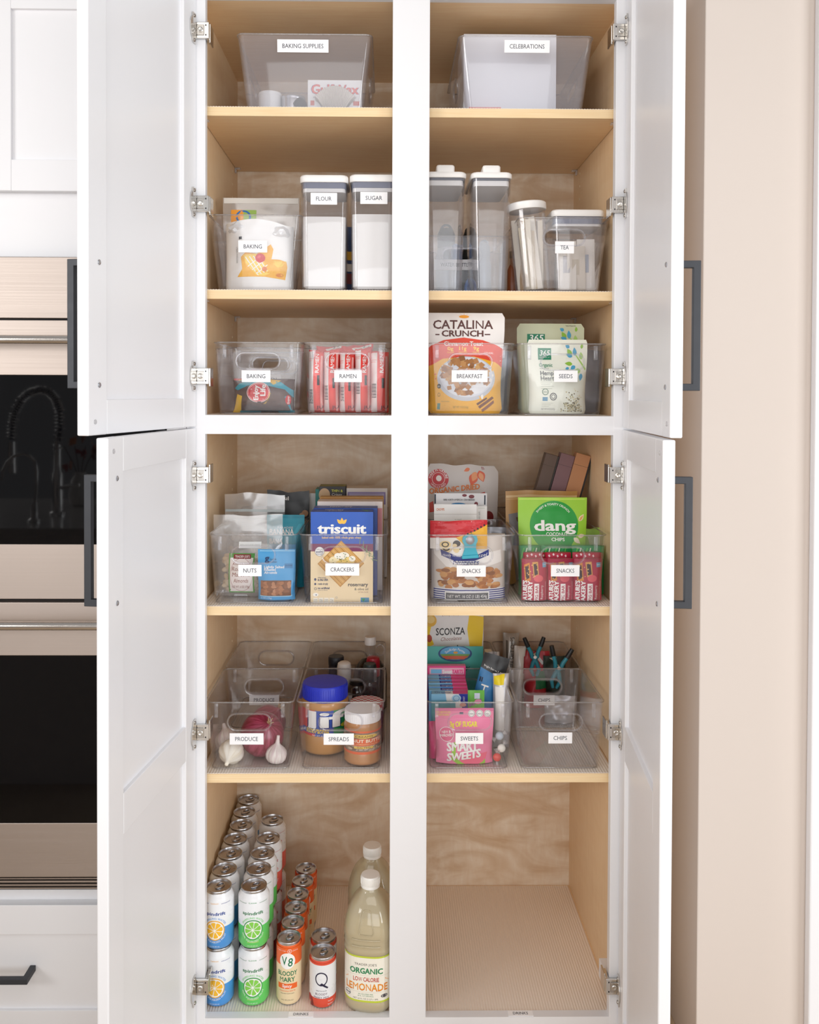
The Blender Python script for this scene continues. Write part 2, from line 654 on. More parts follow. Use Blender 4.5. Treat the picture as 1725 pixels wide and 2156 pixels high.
def bag(name, label, cat, frame, Y, t, mat, prints=(), style='stand', zb=None, group=None, seed=None, amp=0.0025,
        back=None, nu=14, nv=18, roll=0.0, lean=0.0, turn=0.0, cornr=0.0, top=None, nar=0.05, parts=None, body='film', cut_text=True):
    """a bag whose printed front stands in the plane y=Y; frame = its outline in photo pixels; zb = what it stands on"""
    x0, y0, x1, y1 = frame
    if zb is not None:
        y1 = PJ((W((x0 + x1) / 2, y0, Y).x, Y, zb))[1]
    P0 = W(x0, y1, Y); P1 = W(x1, y0, Y)
    w = P1.x - P0.x; h = P1.z - P0.z
    seed = len(label) * 0.37 + x0 * 0.013 if seed is None else seed
    r = thing(name, label, cat, ((P0.x + P1.x) / 2, Y + t / 2, P0.z), (math.radians(-lean), math.radians(roll), math.radians(turn)), group)
    fn = pouch_fn(w, h, t, style, seed, amp, nar, cornr, top)
    mb = MB(); bag_mesh(mb, fn, nu, nv, mat, back)
    mb.build(body, r, 50)
    if prints:
        q = MB()
        sf = GridSurf(fn, nu, nv)
        emit(q, sf, (x0, y0, x1, y1), prints, 0.0005, 0.0001, cut_text)
        q.build('front_print', r, 70)
    r['_fn'] = 0
    del r['_fn']
    return r, fn, (x0, y0, x1, y1), w, h


def carton(name, label, cat, frame, Y, dep, mat, prints=(), zb=None, group=None, side=None, topm=None, roll=0.0, lean=0.0, turn=0.0,
           topprints=(), bev=0.0006, body='carton'):
    x0, y0, x1, y1 = frame
    if zb is not None:
        y1 = PJ((W((x0 + x1) / 2, y0, Y).x, Y, zb))[1]
    P0 = W(x0, y1, Y); P1 = W(x1, y0, Y)
    w = P1.x - P0.x; h = P1.z - P0.z
    r = thing(name, label, cat, ((P0.x + P1.x) / 2, Y, P0.z), (math.radians(-lean), math.radians(roll), math.radians(turn)), group)
    mb = MB(); mb.box(-w / 2, w / 2, 0, dep, 0, h, mat, bev)
    me = mb.mesh(body)
    if side or topm:
        me.materials.append(side or mat); me.materials.append(topm or side or mat)
        for p in me.polygons:
            if p.normal.z > 0.7:
                p.material_index = 2
            elif abs(p.normal.x) > 0.7:
                p.material_index = 1
    link(body, me, r)
    if prints:
        q = MB()
        emit(q, Surf(lambda u, v: Vector(((u - .5) * w, 0, v * h))), (x0, y0, x1, y1), prints)
        q.build('front_print', r)
    if topprints:
        q = MB()
        emit(q, Surf(lambda u, v: Vector(((u - .5) * w, v * dep, h))), (0, 0, 1, 1), topprints)
        q.build('top_print', r)
    return r


def card(parent, cx, cz, Y, w, h, txt, tw, cap, tilt=0.0, bold=0.0, cardmat=None):
    """white name card stuck on a bin: a part, with its lettering as a sub-part (local coordinates of the parent)"""
    mb = MB(); mb.box(-w / 2, w / 2, -0.0007, 0.0, -h / 2, h / 2, cardmat or M('fbfbfd', 0.5, name='white_label_card'))
    c = mb.build('label_card', parent, None, (cx, Y, cz), (tilt, 0, 0))
    q = MB()
    emit(q, Surf(lambda u, v: Vector(((u - .5) * w, -0.0007, (v - .5) * h))), (-w / 2, -h / 2, w / 2, h / 2),
         [('T', M('3a3d4c', 0.6, name='label_ink'), txt, -tw / 2, tw / 2, cap / 2, cap, {'b': bold})], 0.0002)
    l = q.build('lettering', c)
    return c


# ------------------------------------------------------------------ bins
def rrect(w, d, r, n=5):
    p = []
    for cx, cy, a0 in ((w / 2 - r, d / 2 - r, 0), (-w / 2 + r, d / 2 - r, 90), (-w / 2 + r, -d / 2 + r, 180), (w / 2 - r, -d / 2 + r, 270)):
        for i in range(n + 1):
            a = math.radians(a0 + 90 * i / n)
            p.append((cx + r * math.cos(a), cy + r * math.sin(a)))
    return p


def stadium(w, h, n=8):
    r = h / 2; p = []
    for i in range(n + 1):
        a = math.radians(-90 + 180 * i / n); p.append((w / 2 - r + r * math.cos(a), r * math.sin(a)))
    for i in range(n + 1):
        a = math.radians(90 + 180 * i / n); p.append((-w / 2 + r + r * math.cos(a), r * math.sin(a)))
    return p


BIN_CACHE = {}


def bin_mesh(wt, wb, dt, db, h, hw, hh, hz, side=False, mat=None):
    """clear storage bin; hw,hh,hz: hand hole in front and back (side=True: in the two sides)"""
    key = (wt, wb, dt, db, h, hw, hh, hz, side, mat)
    if key in BIN_CACHE:
        return BIN_CACHE[key]
    th = 0.0024; R = 0.014
    rings = []
    def ring(w, d, z, r):
        rings.append([(x, y, z) for x, y in rrect(w, d, r)])
    def lerp(a, b, t): return a + (b - a) * t
    ring(wb - 2 * 0.008, db - 2 * 0.008, 0.0, R)
    ring(wb - 2 * 0.002, db - 2 * 0.002, 0.0025, R)
    ring(wb, db, 0.008, R)
    ring(wt, dt, h - 0.003, R)
    ring(wt + 0.003, dt + 0.003, h - 0.0022, R)
    ring(wt + 0.003, dt + 0.003, h, R)
    ring(wt - 2 * th, dt - 2 * th, h, R - th)
    ring(wb - 2 * th, db - 2 * th, 0.009, R - th)
    ring(wb - 2 * 0.009, db - 2 * 0.009, 0.0032, R - 0.003)
    n = len(rings[0]); vs = [p for r in rings for p in r]; fs = []
    for j in range(len(rings) - 1):
        for i in range(n):
            a = j * n + i; b = j * n + (i + 1) % n
            fs.append((a, b, b + n, a + n))
    fs.append(tuple(reversed(range(n))))
    fs.append(tuple((len(rings) - 1) * n + i for i in range(n)))
    me = bpy.data.meshes.new('bin_body'); me.from_pydata(vs, [], fs); me.update()
    if hw > 0:
        st = stadium(hw, hh); k = len(st)
        L = (wt if side else dt)
        cv = [(x, -L, hz + z) for x, z in st] + [(x, L, hz + z) for x, z in st]
        if side:
            cv = [(y, x, z) for x, y, z in cv]
        cf = [(i, (i + 1) % k, k + (i + 1) % k, k + i) for i in range(k)] + [tuple(reversed(range(k))), tuple(range(k, 2 * k))]
        cm = bpy.data.meshes.new('c'); cm.from_pydata(cv, [], cf); cm.update()
        bm = bmesh.new(); bm.from_mesh(cm); bmesh.ops.recalc_face_normals(bm, faces=bm.faces); bm.to_mesh(cm); bm.free()
        o1 = bpy.data.objects.new('a', me); o2 = bpy.data.objects.new('b', cm)
        COL.objects.link(o1); COL.objects.link(o2)
        md = o1.modifiers.new('x', 'BOOLEAN'); md.object = o2; md.operation = 'DIFFERENCE'; md.solver = 'EXACT'
        dg = bpy.context.evaluated_depsgraph_get()
        me2 = bpy.data.meshes.new_from_object(o1.evaluated_get(dg))
        bpy.data.objects.remove(o1); bpy.data.objects.remove(o2)
        me = me2
    me.materials.clear()
    me.materials.append(mat or CLEAR)
    me.shade_smooth(); me.set_sharp_from_angle(angle=math.radians(35))
    me.name = 'bin_body'
    # hand hole rings
    rg = []
    tt = (hz / h)
    for s in ((-1, 1) if hw > 0 else ()):
        mb = MB()
        if not side:
            dd = lerp(db, dt, tt) / 2; sl = (dt - db) / 2 / h
            mb.tube([(x, s * (dd + sl * z + 0.0005), hz + z) for x, z in stadium(hw + 0.006, hh + 0.006)], 0.0019, RIMM, 6, True)
        else:
            dd = lerp(wb, wt, tt) / 2; sl = (wt - wb) / 2 / h
            mb.tube([(s * (dd + sl * z + 0.0005), x, hz + z) for x, z in stadium(hw + 0.006, hh + 0.006)], 0.0019, RIMM, 6, True)
        rg.append(mb.mesh('handle_rim', 60))
    # two small stacking ribs under the front rim
    rb = []
    for sx in (-1, 1):
        x = sx * (wt / 2 - 0.022); y = -(dt / 2 - 0.0045)
        rb.append(MB().box(x - 0.004, x + 0.004, y - 0.0025, y, h - 0.034, h - 0.004, RIMM, 0.0008).mesh('rib', 40))
    lip = MB().tube([(x, y, h - 0.0004) for x, y in rrect(wt + 0.002, dt + 0.002, R)], 0.0015, EDGE, 6, True).mesh('lip', 60)
    foot = MB().tube([(x, y, 0.0022) for x, y in rrect(wb - 0.004, db - 0.004, R)], 0.0013, EDGE, 6, True).mesh('base_edge', 60)
    BIN_CACHE[key] = (me, rg, rb, lip, foot)
    return BIN_CACHE[key]


def storage_bin(label, X, Yf, Z, wt=0.176, wb=0.160, dt=0.224, db=0.208, h=0.146, hole=(0.084, 0.030, 0.104), side=False, mat=None,
                txt=None, lab=None, group='clear storage bins', ribs=True):
    """Yf: front of the rim"""
    me, rg, rb, lip, foot = bin_mesh(wt, wb, dt, db, h, *hole, side, mat)
    o = tag(link('storage_bin', None, None, (X, Yf + dt / 2, Z)), label, 'storage bin', group)
    link('bin_body', me, o)
    link('lip', lip, o); link('base_edge', foot, o)
    for m in rg:
        link('handle_rim', m, o)
    for m in (rb if ribs else ()):
        link('rib', m, o)
    if txt:
        # lab: (cx px, cy px, w px, h px, text w px, cap px) on the front wall
        cx, cy, lw, lh, tw, cap = lab
        sl = (dt - db) / 2 / h
        Yw = Yf + 0.004
        for _ in range(3):
            p = W(cx, cy, Yw)
            Yw = Yf + (dt - db) / 2 * (1 - (p.z - Z) / h) - 0.0012
        k = (Yw - CAM.y) / FPX
        card(o, p.x - X, p.z - Z, p.y - (Yf + dt / 2), lw * k, lh * k, txt, tw * k, cap * k, math.atan(sl))
    return o


# ================================================================== the setting
def struct(name, mb, smooth=None):
    o = mb.build(name, None, smooth)
    o['kind'] = 'structure'
    return o


ZC = 1.40
X1, X2, X3, X4 = -0.3727, 0.0082, 0.0840, 0.4651      # edges of the two openings
XO0, XO1 = -0.4108, 0.5034
BX0, BX1 = -0.3912, 0.4838                            # inside of the carcass
YB = 0.4936
ZT = 2.2033
ZM0, ZM1 = 1.3139, 1.3527
ZBT = 0.1047
Z_FLOOR = 0.1014
Z_S = [1.9898, 1.6117, 0.9523, 0.6004]               # tops of the four shelves
SH_T = 0.0185
Z_DECK = ZM1 - 0.0015
LINER = 0.0016

fl = MB(); fl.box(-4, 1.6, -4.6, 0.56, -0.03, 0.0, wood('oak_floor', 'c9b296', 'd6c2a8', 'bda486', (1.2, 14, 14), 0.35, 0.3))
struct('floor', fl)
wb = MB(); wb.box(-4, 1.6, 0.545, 0.60, 0, 2.75, WALLP)
struct('wall_back', wb)
XR = W(1478, 900, -0.01).x
XT = W(1706, 900, -0.01).x
wr = MB(); wr.box(XR, XT + 0.3, -0.01, 0.545, 0, 2.75, WALLP, 0.002)
struct('wall_right', wr)
tr = MB(); tr.box(XT, XT + 0.09, -0.032, -0.0101, 0, 2.75, WHITE, 0.003)
struct('trim_1', tr)

# ================================================================== pantry cabinet
cab = thing('pantry_cabinet', 'tall white pantry cabinet with open doors and maple interior beside double oven', 'cabinet', (0.0463, 0, 0.0))
CX = 0.0463


def part(name, mb, parent, smooth=None, origin=None):
    """build in world coordinates and hang under parent"""
    o = mb.build(name, parent, smooth)
    o.matrix_parent_inverse = parent.matrix_basis.inverted()
    return o


CIN = 0.0
bx = MB().box(XO0, BX0, 0.02, YB + 0.02, 0.08, 2.26, WOOD_SIDE); part('side_panel', bx, cab)
bx = MB().box(BX1, XO1, 0.02, YB + 0.02, 0.08, 2.26, WOOD_SIDE); part('side_panel', bx, cab)
bx = MB().box(BX0, BX1, YB, YB + 0.02, 0.08, 2.26, WOOD_BACK); part('back_panel', bx, cab)
ZCE = max(W(650, 180, YB).z, ZT + 0.0006)
bx = MB().box(BX0, BX1, 0.02, YB, ZCE, ZCE + 0.02, WOOD_SHELF); part('top_panel', bx, cab)
bx = MB().box(BX0, BX1, 0.0201, YB, Z_DECK - 0.018, Z_DECK, WOOD_SHELF); part('deck', bx, cab)
bx = MB().box(BX0, BX1, 0.0201, YB, Z_FLOOR - 0.018, Z_FLOOR, WOOD_SHELF); part('floor_panel', bx, cab)
BV = 0.0012
for a, b in ((XO0, X1), (X2, X3), (X4, XO1)):
    part('stile', MB().box(a, b, 0, 0.02, 0.06, 2.26, WHITE, BV), cab)
for a, b in ((ZT, 2.26), (ZM0, ZM1), (0.06, ZBT)):
    for c, d in ((X1, X2), (X3, X4)):
        part('rail', MB().box(c - 0.0005, d + 0.0005, 0.0002, 0.0198, a, b, WHITE), cab)
part('toe_kick', MB().box(XO0, XO1, 0.06, 0.075, 0.0, 0.08, WHITE), cab)
for z in Z_S:
    s = MB().box(BX0 + 0.001, BX1 - 0.001, 0.0305, YB - 0.003, z - SH_T, z, WOOD_SHELF)
    s.box(BX0 + 0.001, BX1 - 0.001, 0.030, 0.0306, z - SH_T, z, WOOD_EDGE)
    part('shelf', s, cab)
# bright pin holes of the side panels and the little shelf clips
HOLE = M('f0dfc0', 0.5)
hl = MB()
for sx in (0, 1):
    x = BX0 if sx == 0 else BX1
    for yy in (0.075, 0.42):
        z = 0.45
        while z < 2.1:
            if all(abs(z - q) > 0.03 for q in Z_S) and abs(z - ZM0) > 0.05:
                d = 0.0006 if sx == 0 else -0.0006
                hl.box(min(x, x + d), max(x, x + d), yy - 0.0022, yy + 0.0022, z - 0.0025, z + 0.0025, HOLE)
            z += 0.032
o = part('pin_holes', hl, cab); o['kind'] = 'stuff'
CLIPM = clear('clear_shelf_clip', (0.9, 0.9, 0.9), 0.35)
for z in Z_S:
    for sx in (0, 1):
        for yy in (0.06, 0.455):
            c = MB()
            x = BX0 if sx == 0 else BX1
            d = 1 if sx == 0 else -1
            zz = z - SH_T
            c.box(min(x, x + d * 0.014), max(x, x + d * 0.014), yy - 0.006, yy + 0.006, zz - 0.0035, zz - 0.0002, CLIPM, 0.001)
            c.box(min(x, x + d * 0.004), max(x, x + d * 0.004), yy - 0.005, yy + 0.005, zz - 0.013, zz - 0.003, CLIPM, 0.001)
            part('shelf_clip', c, cab)

# ---- doors
DT = 0.020; DW = 0.406; SW = 0.058


def door(side, zb, zt, ang, hpx, mids=(), hz=(0, 0), lab=''):
    """side -1 left, 1 right; local x runs from the hinge edge to the free edge, local y=0 is the inside face"""
    s = -side
    px = hpx
    h = W(px, 900, -0.004)
    def bx(m, a, b, c, d, e, f, mat, bev=0.0):
        x = sorted((a * s, b * s)); m.box(x[0], x[1], c, d, e, f, mat, bev); return m
    H = zt - zb
    core = MB(); bx(core, SW - 0.004, DW - SW + 0.004, -0.0125, -0.0075, SW * 0.9, H - SW * 0.9, WHITE)
    d = core.build('door', cab, None, (h.x - CX, h.y, zb), (0, 0, -s * math.radians(ang)))
    d['label'] = lab
    for a, b in ((0, SW), (DW - SW, DW)):
        bx(MB(), a, b, -DT, 0, 0, H, WHITE, 0.0022).build('stile', d)
    rl = [(0, SW), (H - SW, H)] + [(m0 - zb, m1 - zb) for m0, m1 in mids]
    for a, b in rl:
        bx(MB(), SW - 0.0003, DW - SW + 0.0003, -DT + 0.0002, -0.0002, a + 0.0004, b - 0.0004, WHITE, 0.0012).build('rail', d)
    # handle: flat bar with two square posts, on the outside face
    xc = DW - 0.033; z0, z1 = hz[0] - zb, hz[1] - zb
    m = MB(); t = 0.0115
    bx(m, xc - t / 2, xc + t / 2, -DT - 0.034, -DT - 0.022, z0, z1, BLACKH, 0.001)
    for zz in ((z0, z0 + t), (z1 - t, z1)):
        bx(m, xc - t / 2, xc + t / 2, -DT - 0.024, -DT + 0.0001, zz[0], zz[1], BLACKH, 0.001)
    hd = m.build('handle', d); hd['label'] = 'black bar handle'
    for zz in (z0 + t / 2, z1 - t / 2):
        q = MB().lathe([(0.0042, 0), (0.0045, 0.0008), (0.003, 0.0019)], M('c9ccd2', 0.25, 1.0), 12)
        q.build('screw', d, 40, (xc * s, 0.0, zz), (math.radians(-90), 0, 0))
    # soft rubber bumpers
    for zz in (0.022, H - 0.022):
        q = MB().lathe([(0.004, 0), (0.0042, 0.0012), (0.0025, 0.0022)], CLIPM, 12)
        q.build('bumper', d, 40, ((DW - 0.02) * s, 0.0, zz), (math.radians(-90), 0, 0))
    return d


ZU0 = W(413, 898.2, -0.004).z; ZL1 = W(413, 901.2, -0.004).z
YH = -0.36
hu = (W(170, 818, YH).z, W(170, 546, YH).z)
hl2 = (W(200, 1273, YH).z, W(200, 998, YH).z)
mid = (W(392, 1603, -0.06).z, W(392, 1530, -0.06).z)
D_UL = door(-1, ZU0, 2.238, 102.0, 413, (), hu, 'upper left white shaker door swung open')
D_LL = door(-1, 0.078, ZL1, 97.3, 413, (mid,), hl2, 'lower left white shaker door swung open')
D_UR = door(1, ZU0, 2.238, 85.2, 1312, (), hu, 'upper right white shaker door swung open')
D_LR = door(1, 0.078, ZL1, 83.8, 1311, (mid,), hl2, 'lower right white shaker door swung open')


# ---- hinges
def hinge(side, py, up):
    xe = X1 if side < 0 else X4
    s = -side
    z = W(440 if side < 0 else 1290, py, 0).z
    r = link('hinge', None, cab, (xe - CX, 0.0, z))
    def bx(m, a, b, c, d, e, f, mat, bev=0.0):
        x = sorted((a * s, b * s)); m.box(x[0], x[1], c, d, e, f, mat, bev); return m
    m = MB()
    bx(m, -0.019, 0.0085, -0.0065, -0.0008, -0.0165, 0.0165, CHROME, 0.0012)
    bx(m, 0.0004, 0.0084, -0.0012, 0.030, -0.0162, 0.0162, CHROME, 0.0012)
    m.build('frame_plate', r)
    m = MB()
    bx(m, -0.0155, -0.001, -0.0085, -0.0066, -0.0105, 0.0105, M('bdb9b4', 0.25, 1.0), 0.0008)
    m.build('cam_plate', r)
    for dx in (-0.0165, 0.001):
        for dz in (-0.011, 0.0085):
            bx(MB(), dx, dx + 0.0025, -0.0069, -0.0064, dz, dz + 0.0028, DARK).build('slot', r)
    m = MB().lathe([(0.0052, 0), (0.0055, 0.001), (0.004, 0.0018), (0.0015, 0.0012)], M('cfccc8', 0.3, 1.0), 16)
    m.build('screw', r, 40, (-0.0082 * s, -0.0085, 0), (math.radians(90), 0, 0))
    m = MB()
    bx(m, 0.0065, 0.0098, 0.004, 0.034, -0.021 if up else -0.017, 0.017 if up else 0.021, CHROME, 0.001)
    m.build('rear_clip', r)
    # arm and the winged cup plate that sits on the door's inside face
    m = MB()
    bx(m, -0.031, -0.018, -0.0175, -0.003, -0.0075, 0.0075, CHROME, 0.0015)
    bx(m, -0.031, -0.0275, -0.020, -0.006, -0.0125, -0.0075, M('3c4258', 0.3, 0.8), 0.001)
    m.build('arm', r)
    d = {(-1, True): D_UL, (-1, False): D_LL, (1, True): D_UR, (1, False): D_LR}[(side, up)]
    q = MB()
    prof = [(-0.0305, 0.005), (-0.029, 0.0095), (-0.021, 0.0098), (-0.017, 0.0125), (-0.009, 0.0145), (0.009, 0.0145), (0.017, 0.0125), (0.021, 0.0098), (0.029, 0.0095), (0.0305, 0.005)]
    vs = []
    for y in (0.0004, 0.0028):
        for zz, hw in prof:
            vs.append((s * 0.0055, y, zz)); vs.append((s * (0.0055 + hw * 1.7), y, zz))
    n = len(prof) * 2; fs = []
    for i in range(len(prof) - 1):
        a = 2 * i
        fs += [(a, a + 1, a + 3, a + 2), (n + a, n + a + 2, n + a + 3, n + a + 1), (a, a + 2, n + a + 2, n + a), (a + 1, n + a + 1, n + a + 3, a + 3)]
    fs += [(0, n, n + 1, 1), (n - 2, n - 1, 2 * n - 1, 2 * n - 2)]
    q.add(vs, fs, CHROME)
    zl = z - (D_UL.location.z if up else D_LL.location.z)
    bm = bmesh.new(); me = q.mesh('cup_plate'); bm.from_mesh(me); bmesh.ops.recalc_face_normals(bm, faces=bm.faces); bm.to_mesh(me); bm.free()
    c = link('cup_plate', me, d, (0, 0, zl))
    for zz in (-0.0245, 0.0245):
        MB().lathe([(0.0036, 0), (0.0036, 0.0012), (0.002, 0.002)], M('b8b4b0', 0.3, 1.0), 12).build('screw', d, 40, (s * 0.0125, 0.0027, zl + zz), (math.radians(-90), 0, 0))
    return r


for py, up in ((66, True), (430, True), (792, True), (1000, False), (1540, False), (2075, False)):
    hinge(-1, py, up)
for py, up in ((69, True), (432, True), (793, True), (1000, False), (1540, False), (2074, False)):
    hinge(1, py, up)
# white filler block behind the lowest right hinge
bp = W(1268, 2055, 0.05)
part('filler_block', MB().box(BX1 - 0.022, BX1 - 0.0005, 0.03, 0.075, W(1270, 2085, 0.03).z, W(1262, 2020, 0.07).z, WHITE, 0.001), cab)

# ---- ribbed liners
LIN_M = M('efe6dc', 0.5, spec=0.3, name='ribbed_clear_liner')


def liner(label, z, y0=0.031, mat=None):
    m = MB(); n = 150; w = BX1 - BX0 - 0.006; x0 = BX0 + 0.003
    vs = []; fs = []
    for i in range(2 * n + 1):
        x = x0 + w * i / (2 * n)
        zz = z + (LINER if i % 2 else 0.0007)
        vs += [(x, y0, zz), (x, YB - 0.004, zz), (x, y0, z + 0.0001), (x, YB - 0.004, z + 0.0001)]
    for i in range(2 * n):
        a = 4 * i
        fs += [(a, a + 4, a + 5, a + 1), (a + 2, a + 6, a + 4, a), (a + 1, a + 5, a + 7, a + 3), (a + 2, a + 3, a + 7, a + 6)]
    fs += [(0, 1, 3, 2), (8 * n, 8 * n + 2, 8 * n + 3, 8 * n + 1)]
    m.add(vs, fs, mat or LIN_M)
    o = m.build('shelf_liner')
    return tag(o, label, 'shelf liner', 'ribbed shelf liners')


liner('ribbed plastic liner on the topmost shelf under the two large bins', Z_S[0])
liner('ribbed plastic liner on the shelf with flour and sugar containers', Z_S[1])
liner('ribbed plastic liner under the ramen and breakfast bins', Z_DECK, 0.0215)
liner('ribbed plastic liner on the shelf with nuts and crackers', Z_S[2])
liner('ribbed plastic liner on the shelf with produce and chips bins', Z_S[3])
liner('ribbed liner on the cabinet floor under the drink cans', Z_FLOOR, 0.0215, M('f0e2d4', 0.5, spec=0.3))
# two flat paper labels on the bottom rail
for px, py, nm in ((634, 2139, 'left'), (1096, 2136, 'right')):
    p = W(px, py, 0.011)
    o = tag(link('rail_label', None, None, (p.x, 0.010, ZBT)), 'small white DRINKS label lying on the bottom rail, %s opening' % nm, 'label', 'drinks labels')
    MB().box(-0.026, 0.026, -0.008, 0.008, 0.0001, 0.0008, M('fbfbfd', 0.5)).build('label_card', o)
    q = MB()
    emit(q, Surf(lambda u, v: Vector(((u - .5) * 0.052, (v - .5) * 0.016, 0.0008))), (0, 0, 1, 1), [('T', M('3a3d4c', 0.6), 'DRINKS', 0.2, 0.8, 0.72, 0.45)])
    q.build('lettering', o)

# ================================================================== oven tower on the left
OV0, OV1 = -1.215, -0.452      # oven width
OC0 = -1.26
tower = thing('oven_cabinet', 'white oven tower cabinet with drawer, left of the pantry', 'cabinet', (-0.83, 0, 0))
YD = -0.021


def zz(py, Y=YD, px=100):
    return W(px, py, Y).z


part('face_frame', MB().box(OC0, XO0 - 0.001, 0.0, 0.02, zz(541, 0), 2.26, WHITE), tower)
part('face_frame', MB().box(OC0, XO0 - 0.001, 0.0, 0.02, 0.08, zz(1873, 0), WHITE), tower)
part('face_frame', MB().box(OV1 + 0.001, XO0 - 0.001, 0.0, 0.02, zz(1873, 0), zz(541, 0), WHITE), tower)
part('side_panel', MB().box(OC0, OC0 + 0.019, 0.02, YB, 0.0, 2.26, WHITE), tower)
part('back_panel', MB().box(OC0, XO0 - 0.001, YB, YB + 0.02, 0.0, 2.26, WHITE), tower)


def shaker(nm, x0, x1, z0, z1, sw, lab, parent, zt_in=None, zb_in=None):
    a = zb_in if zb_in is not None else z0 + sw
    b = zt_in if zt_in is not None else z1 - sw
    d = part(nm, MB().box(x0 + sw - 0.004, x1 - sw + 0.004, YD + 0.008, YD + 0.013, a - 0.004, b + 0.004, WHITE), parent)
    if lab:
        d['label'] = lab
    inv = d
    def sub(n, m):
        o = m.build(n, d)
        o.matrix_parent_inverse = (parent.matrix_basis.inverted()).inverted() @ Matrix()
        o.matrix_parent_inverse = Matrix()
        return o
    sub('stile', MB().box(x0, x0 + sw, YD, -0.001, z0, z1, WHITE, 0.0015))
    sub('stile', MB().box(x1 - sw, x1, YD, -0.001, z0, z1, WHITE, 0.0015))
    sub('rail', MB().box(x0 + sw, x1 - sw, YD + .0002, -0.001, z0, a, WHITE, 0.001))
    sub('rail', MB().box(x0 + sw, x1 - sw, YD + .0002, -0.001, b, z1, WHITE, 0.001))
    return d, sub


xs = W(23, 200, YD).x
shaker('door', xs - 0.058, XO0 - 0.03, zz(402), 2.24, 0.058, 'upper oven cabinet door', tower, zz(18), zz(336))
shaker('door', OC0 + 0.03, xs - 0.061, zz(402), 2.24, 0.058, 'upper oven cabinet door further left', tower, zz(18), zz(336))
d, sub = shaker('drawer', OC0 + 0.03, XO0 - 0.03, 0.084, zz(1906), 0.072, 'wide drawer front under the ovens', tower, zz(1968), zz(2128))
hx1 = W(57, 2060, YD - 0.036).x; hz0 = W(57, 2074, YD - 0.036).z
m = MB()
m.box(hx1 - 0.60, hx1, YD - 0.036, YD - 0.025, hz0, hz0 + 0.0115, BLACKH, 0.001)
m.box(hx1 - 0.0115, hx1, YD - 0.027, YD + 0.0081, hz0, hz0 + 0.0115, BLACKH, 0.001)
m.box(hx1 - 0.60, hx1 - 0.5885, YD - 0.027, YD + 0.0081, hz0, hz0 + 0.0115, BLACKH, 0.001)
sub('handle', m)['label'] = 'black bar handle'

oven = thing('double_oven', 'built-in stainless steel double wall oven with black glass doors', 'oven', ((OV0 + OV1) / 2, 0, zz(1870)))
YO = -0.030
part('oven_body', MB().box(OV0 + 0.002, OV1 - 0.002, -0.006, 0.45, zz(1868), zz(545), M('2a2a2e', 0.4, 0.5)), oven)
part('control_panel', MB().box(OV0, OV1, YO, -0.004, zz(670, YO), zz(541, YO), STEEL, 0.0012), oven)
for (t0, w0, w1, b0, hy) in ((674, 790, 1146, 1261.5, 715), (1268.5, 1380.5, 1733, 1847, 1318)):
    gl = part('glass_door', MB().box(OV0 + 0.02, OV1 - 0.02, YO + 0.0006, -0.006, zz(w1, YO) - 0.004, zz(w0, YO) + 0.004, OVGLASS), oven)
    def sb(n, m, sm=None):
        o = m.build(n, gl, sm); return o
    sb('upper_band', MB().box(OV0, OV1, YO, -0.0065, zz(w0, YO), zz(t0, YO), STEEL, 0.0012))
    sb('lower_band', MB().box(OV0, OV1, YO, -0.0065, zz(b0, YO), zz(w1, YO), STEEL, 0.0012))
    yh = YO - 0.045
    zh = W(100, hy, yh).z
    n = MB().tube([(OV0 + 0.03, yh, zh), (OV1 - 0.03, yh, zh)], 0.0085, M('ddd6cf', 0.16, 1.0, name='polished_steel_bar'), 20)
    for x in (OV0 + 0.06, OV1 - 0.06):
        n.tube([(x, yh, zh), (x, YO, zh)], 0.007, STEEL, 12)
    sb('handle', n, 40)
for i, (a, b) in enumerate(((1849, 1851), (1854.5, 1858), (1862, 1865), (1869, 1871.5))):
    part('vent_slat', MB().box(OV0, OV1, -0.022, -0.005, zz(b, -0.022), zz(a, -0.022), STEEL), oven)
# oven racks seen faintly through the glass are left to the dark glass


# ================================================================== the island that the oven glass mirrors
def WR(px, py, y):
    """where a thing at depth y stands that shows at pixel (px,py) as a reflection in the oven glass"""
    q = W(px, py, -0.0588 - y)
    return Vector((q.x, y, q.z))


ZI = 0.92
isl = thing('kitchen_island', 'white kitchen island whose counter is mirrored in the upper oven glass', 'kitchen island', (-1.9, -1.75, 0))
part('island_base', MB().box(-2.4, -0.92, -2.15, -1.38, 0.0, ZI - 0.03, WHITE, 0.002), isl)
part('countertop', MB().box(-2.44, -0.88, -2.20, -1.34, ZI - 0.03, ZI, M('cfcac6', 0.15, name='quartz_counter'), 0.002), isl)
bf = WR(121, 1086, -1.67)
fa = thing('spring_faucet', 'tall spring-neck faucet mirrored in the upper oven glass', 'faucet', (bf.x, -1.67, ZI))
FC = M('e8e6e4', 0.12, 1.0)
DK = M('4a4a4e', 0.3, 0.8)
def loc(px, py, y, b):
    v = WR(px, py, y); return (v.x - b.x, 0, v.z - ZI)
MB().lathe([(0.028, 0), (0.028, 0.012), (0.02, 0.016), (0.019, 0.16), (0.013, 0.17), (0.012, 0.30)], FC, 24).build('post', fa, 40)
arc = [loc(x, y, -1.67, bf) for x, y in ((121, 950), (127, 900), (126, 865), (118, 842), (104, 826), (84, 820), (62, 826), (45, 842), (32, 866), (26, 895), (24, 930))]
pts = []
for i in range(len(arc) - 1):
    for k in range(8):
        t_ = k / 8; pts.append(Vector(arc[i]).lerp(Vector(arc[i + 1]), t_))
MB().tube(pts, 0.009, DK, 10).build('hose', fa, 60)
co = []
up = Vector((0, 1, 0))
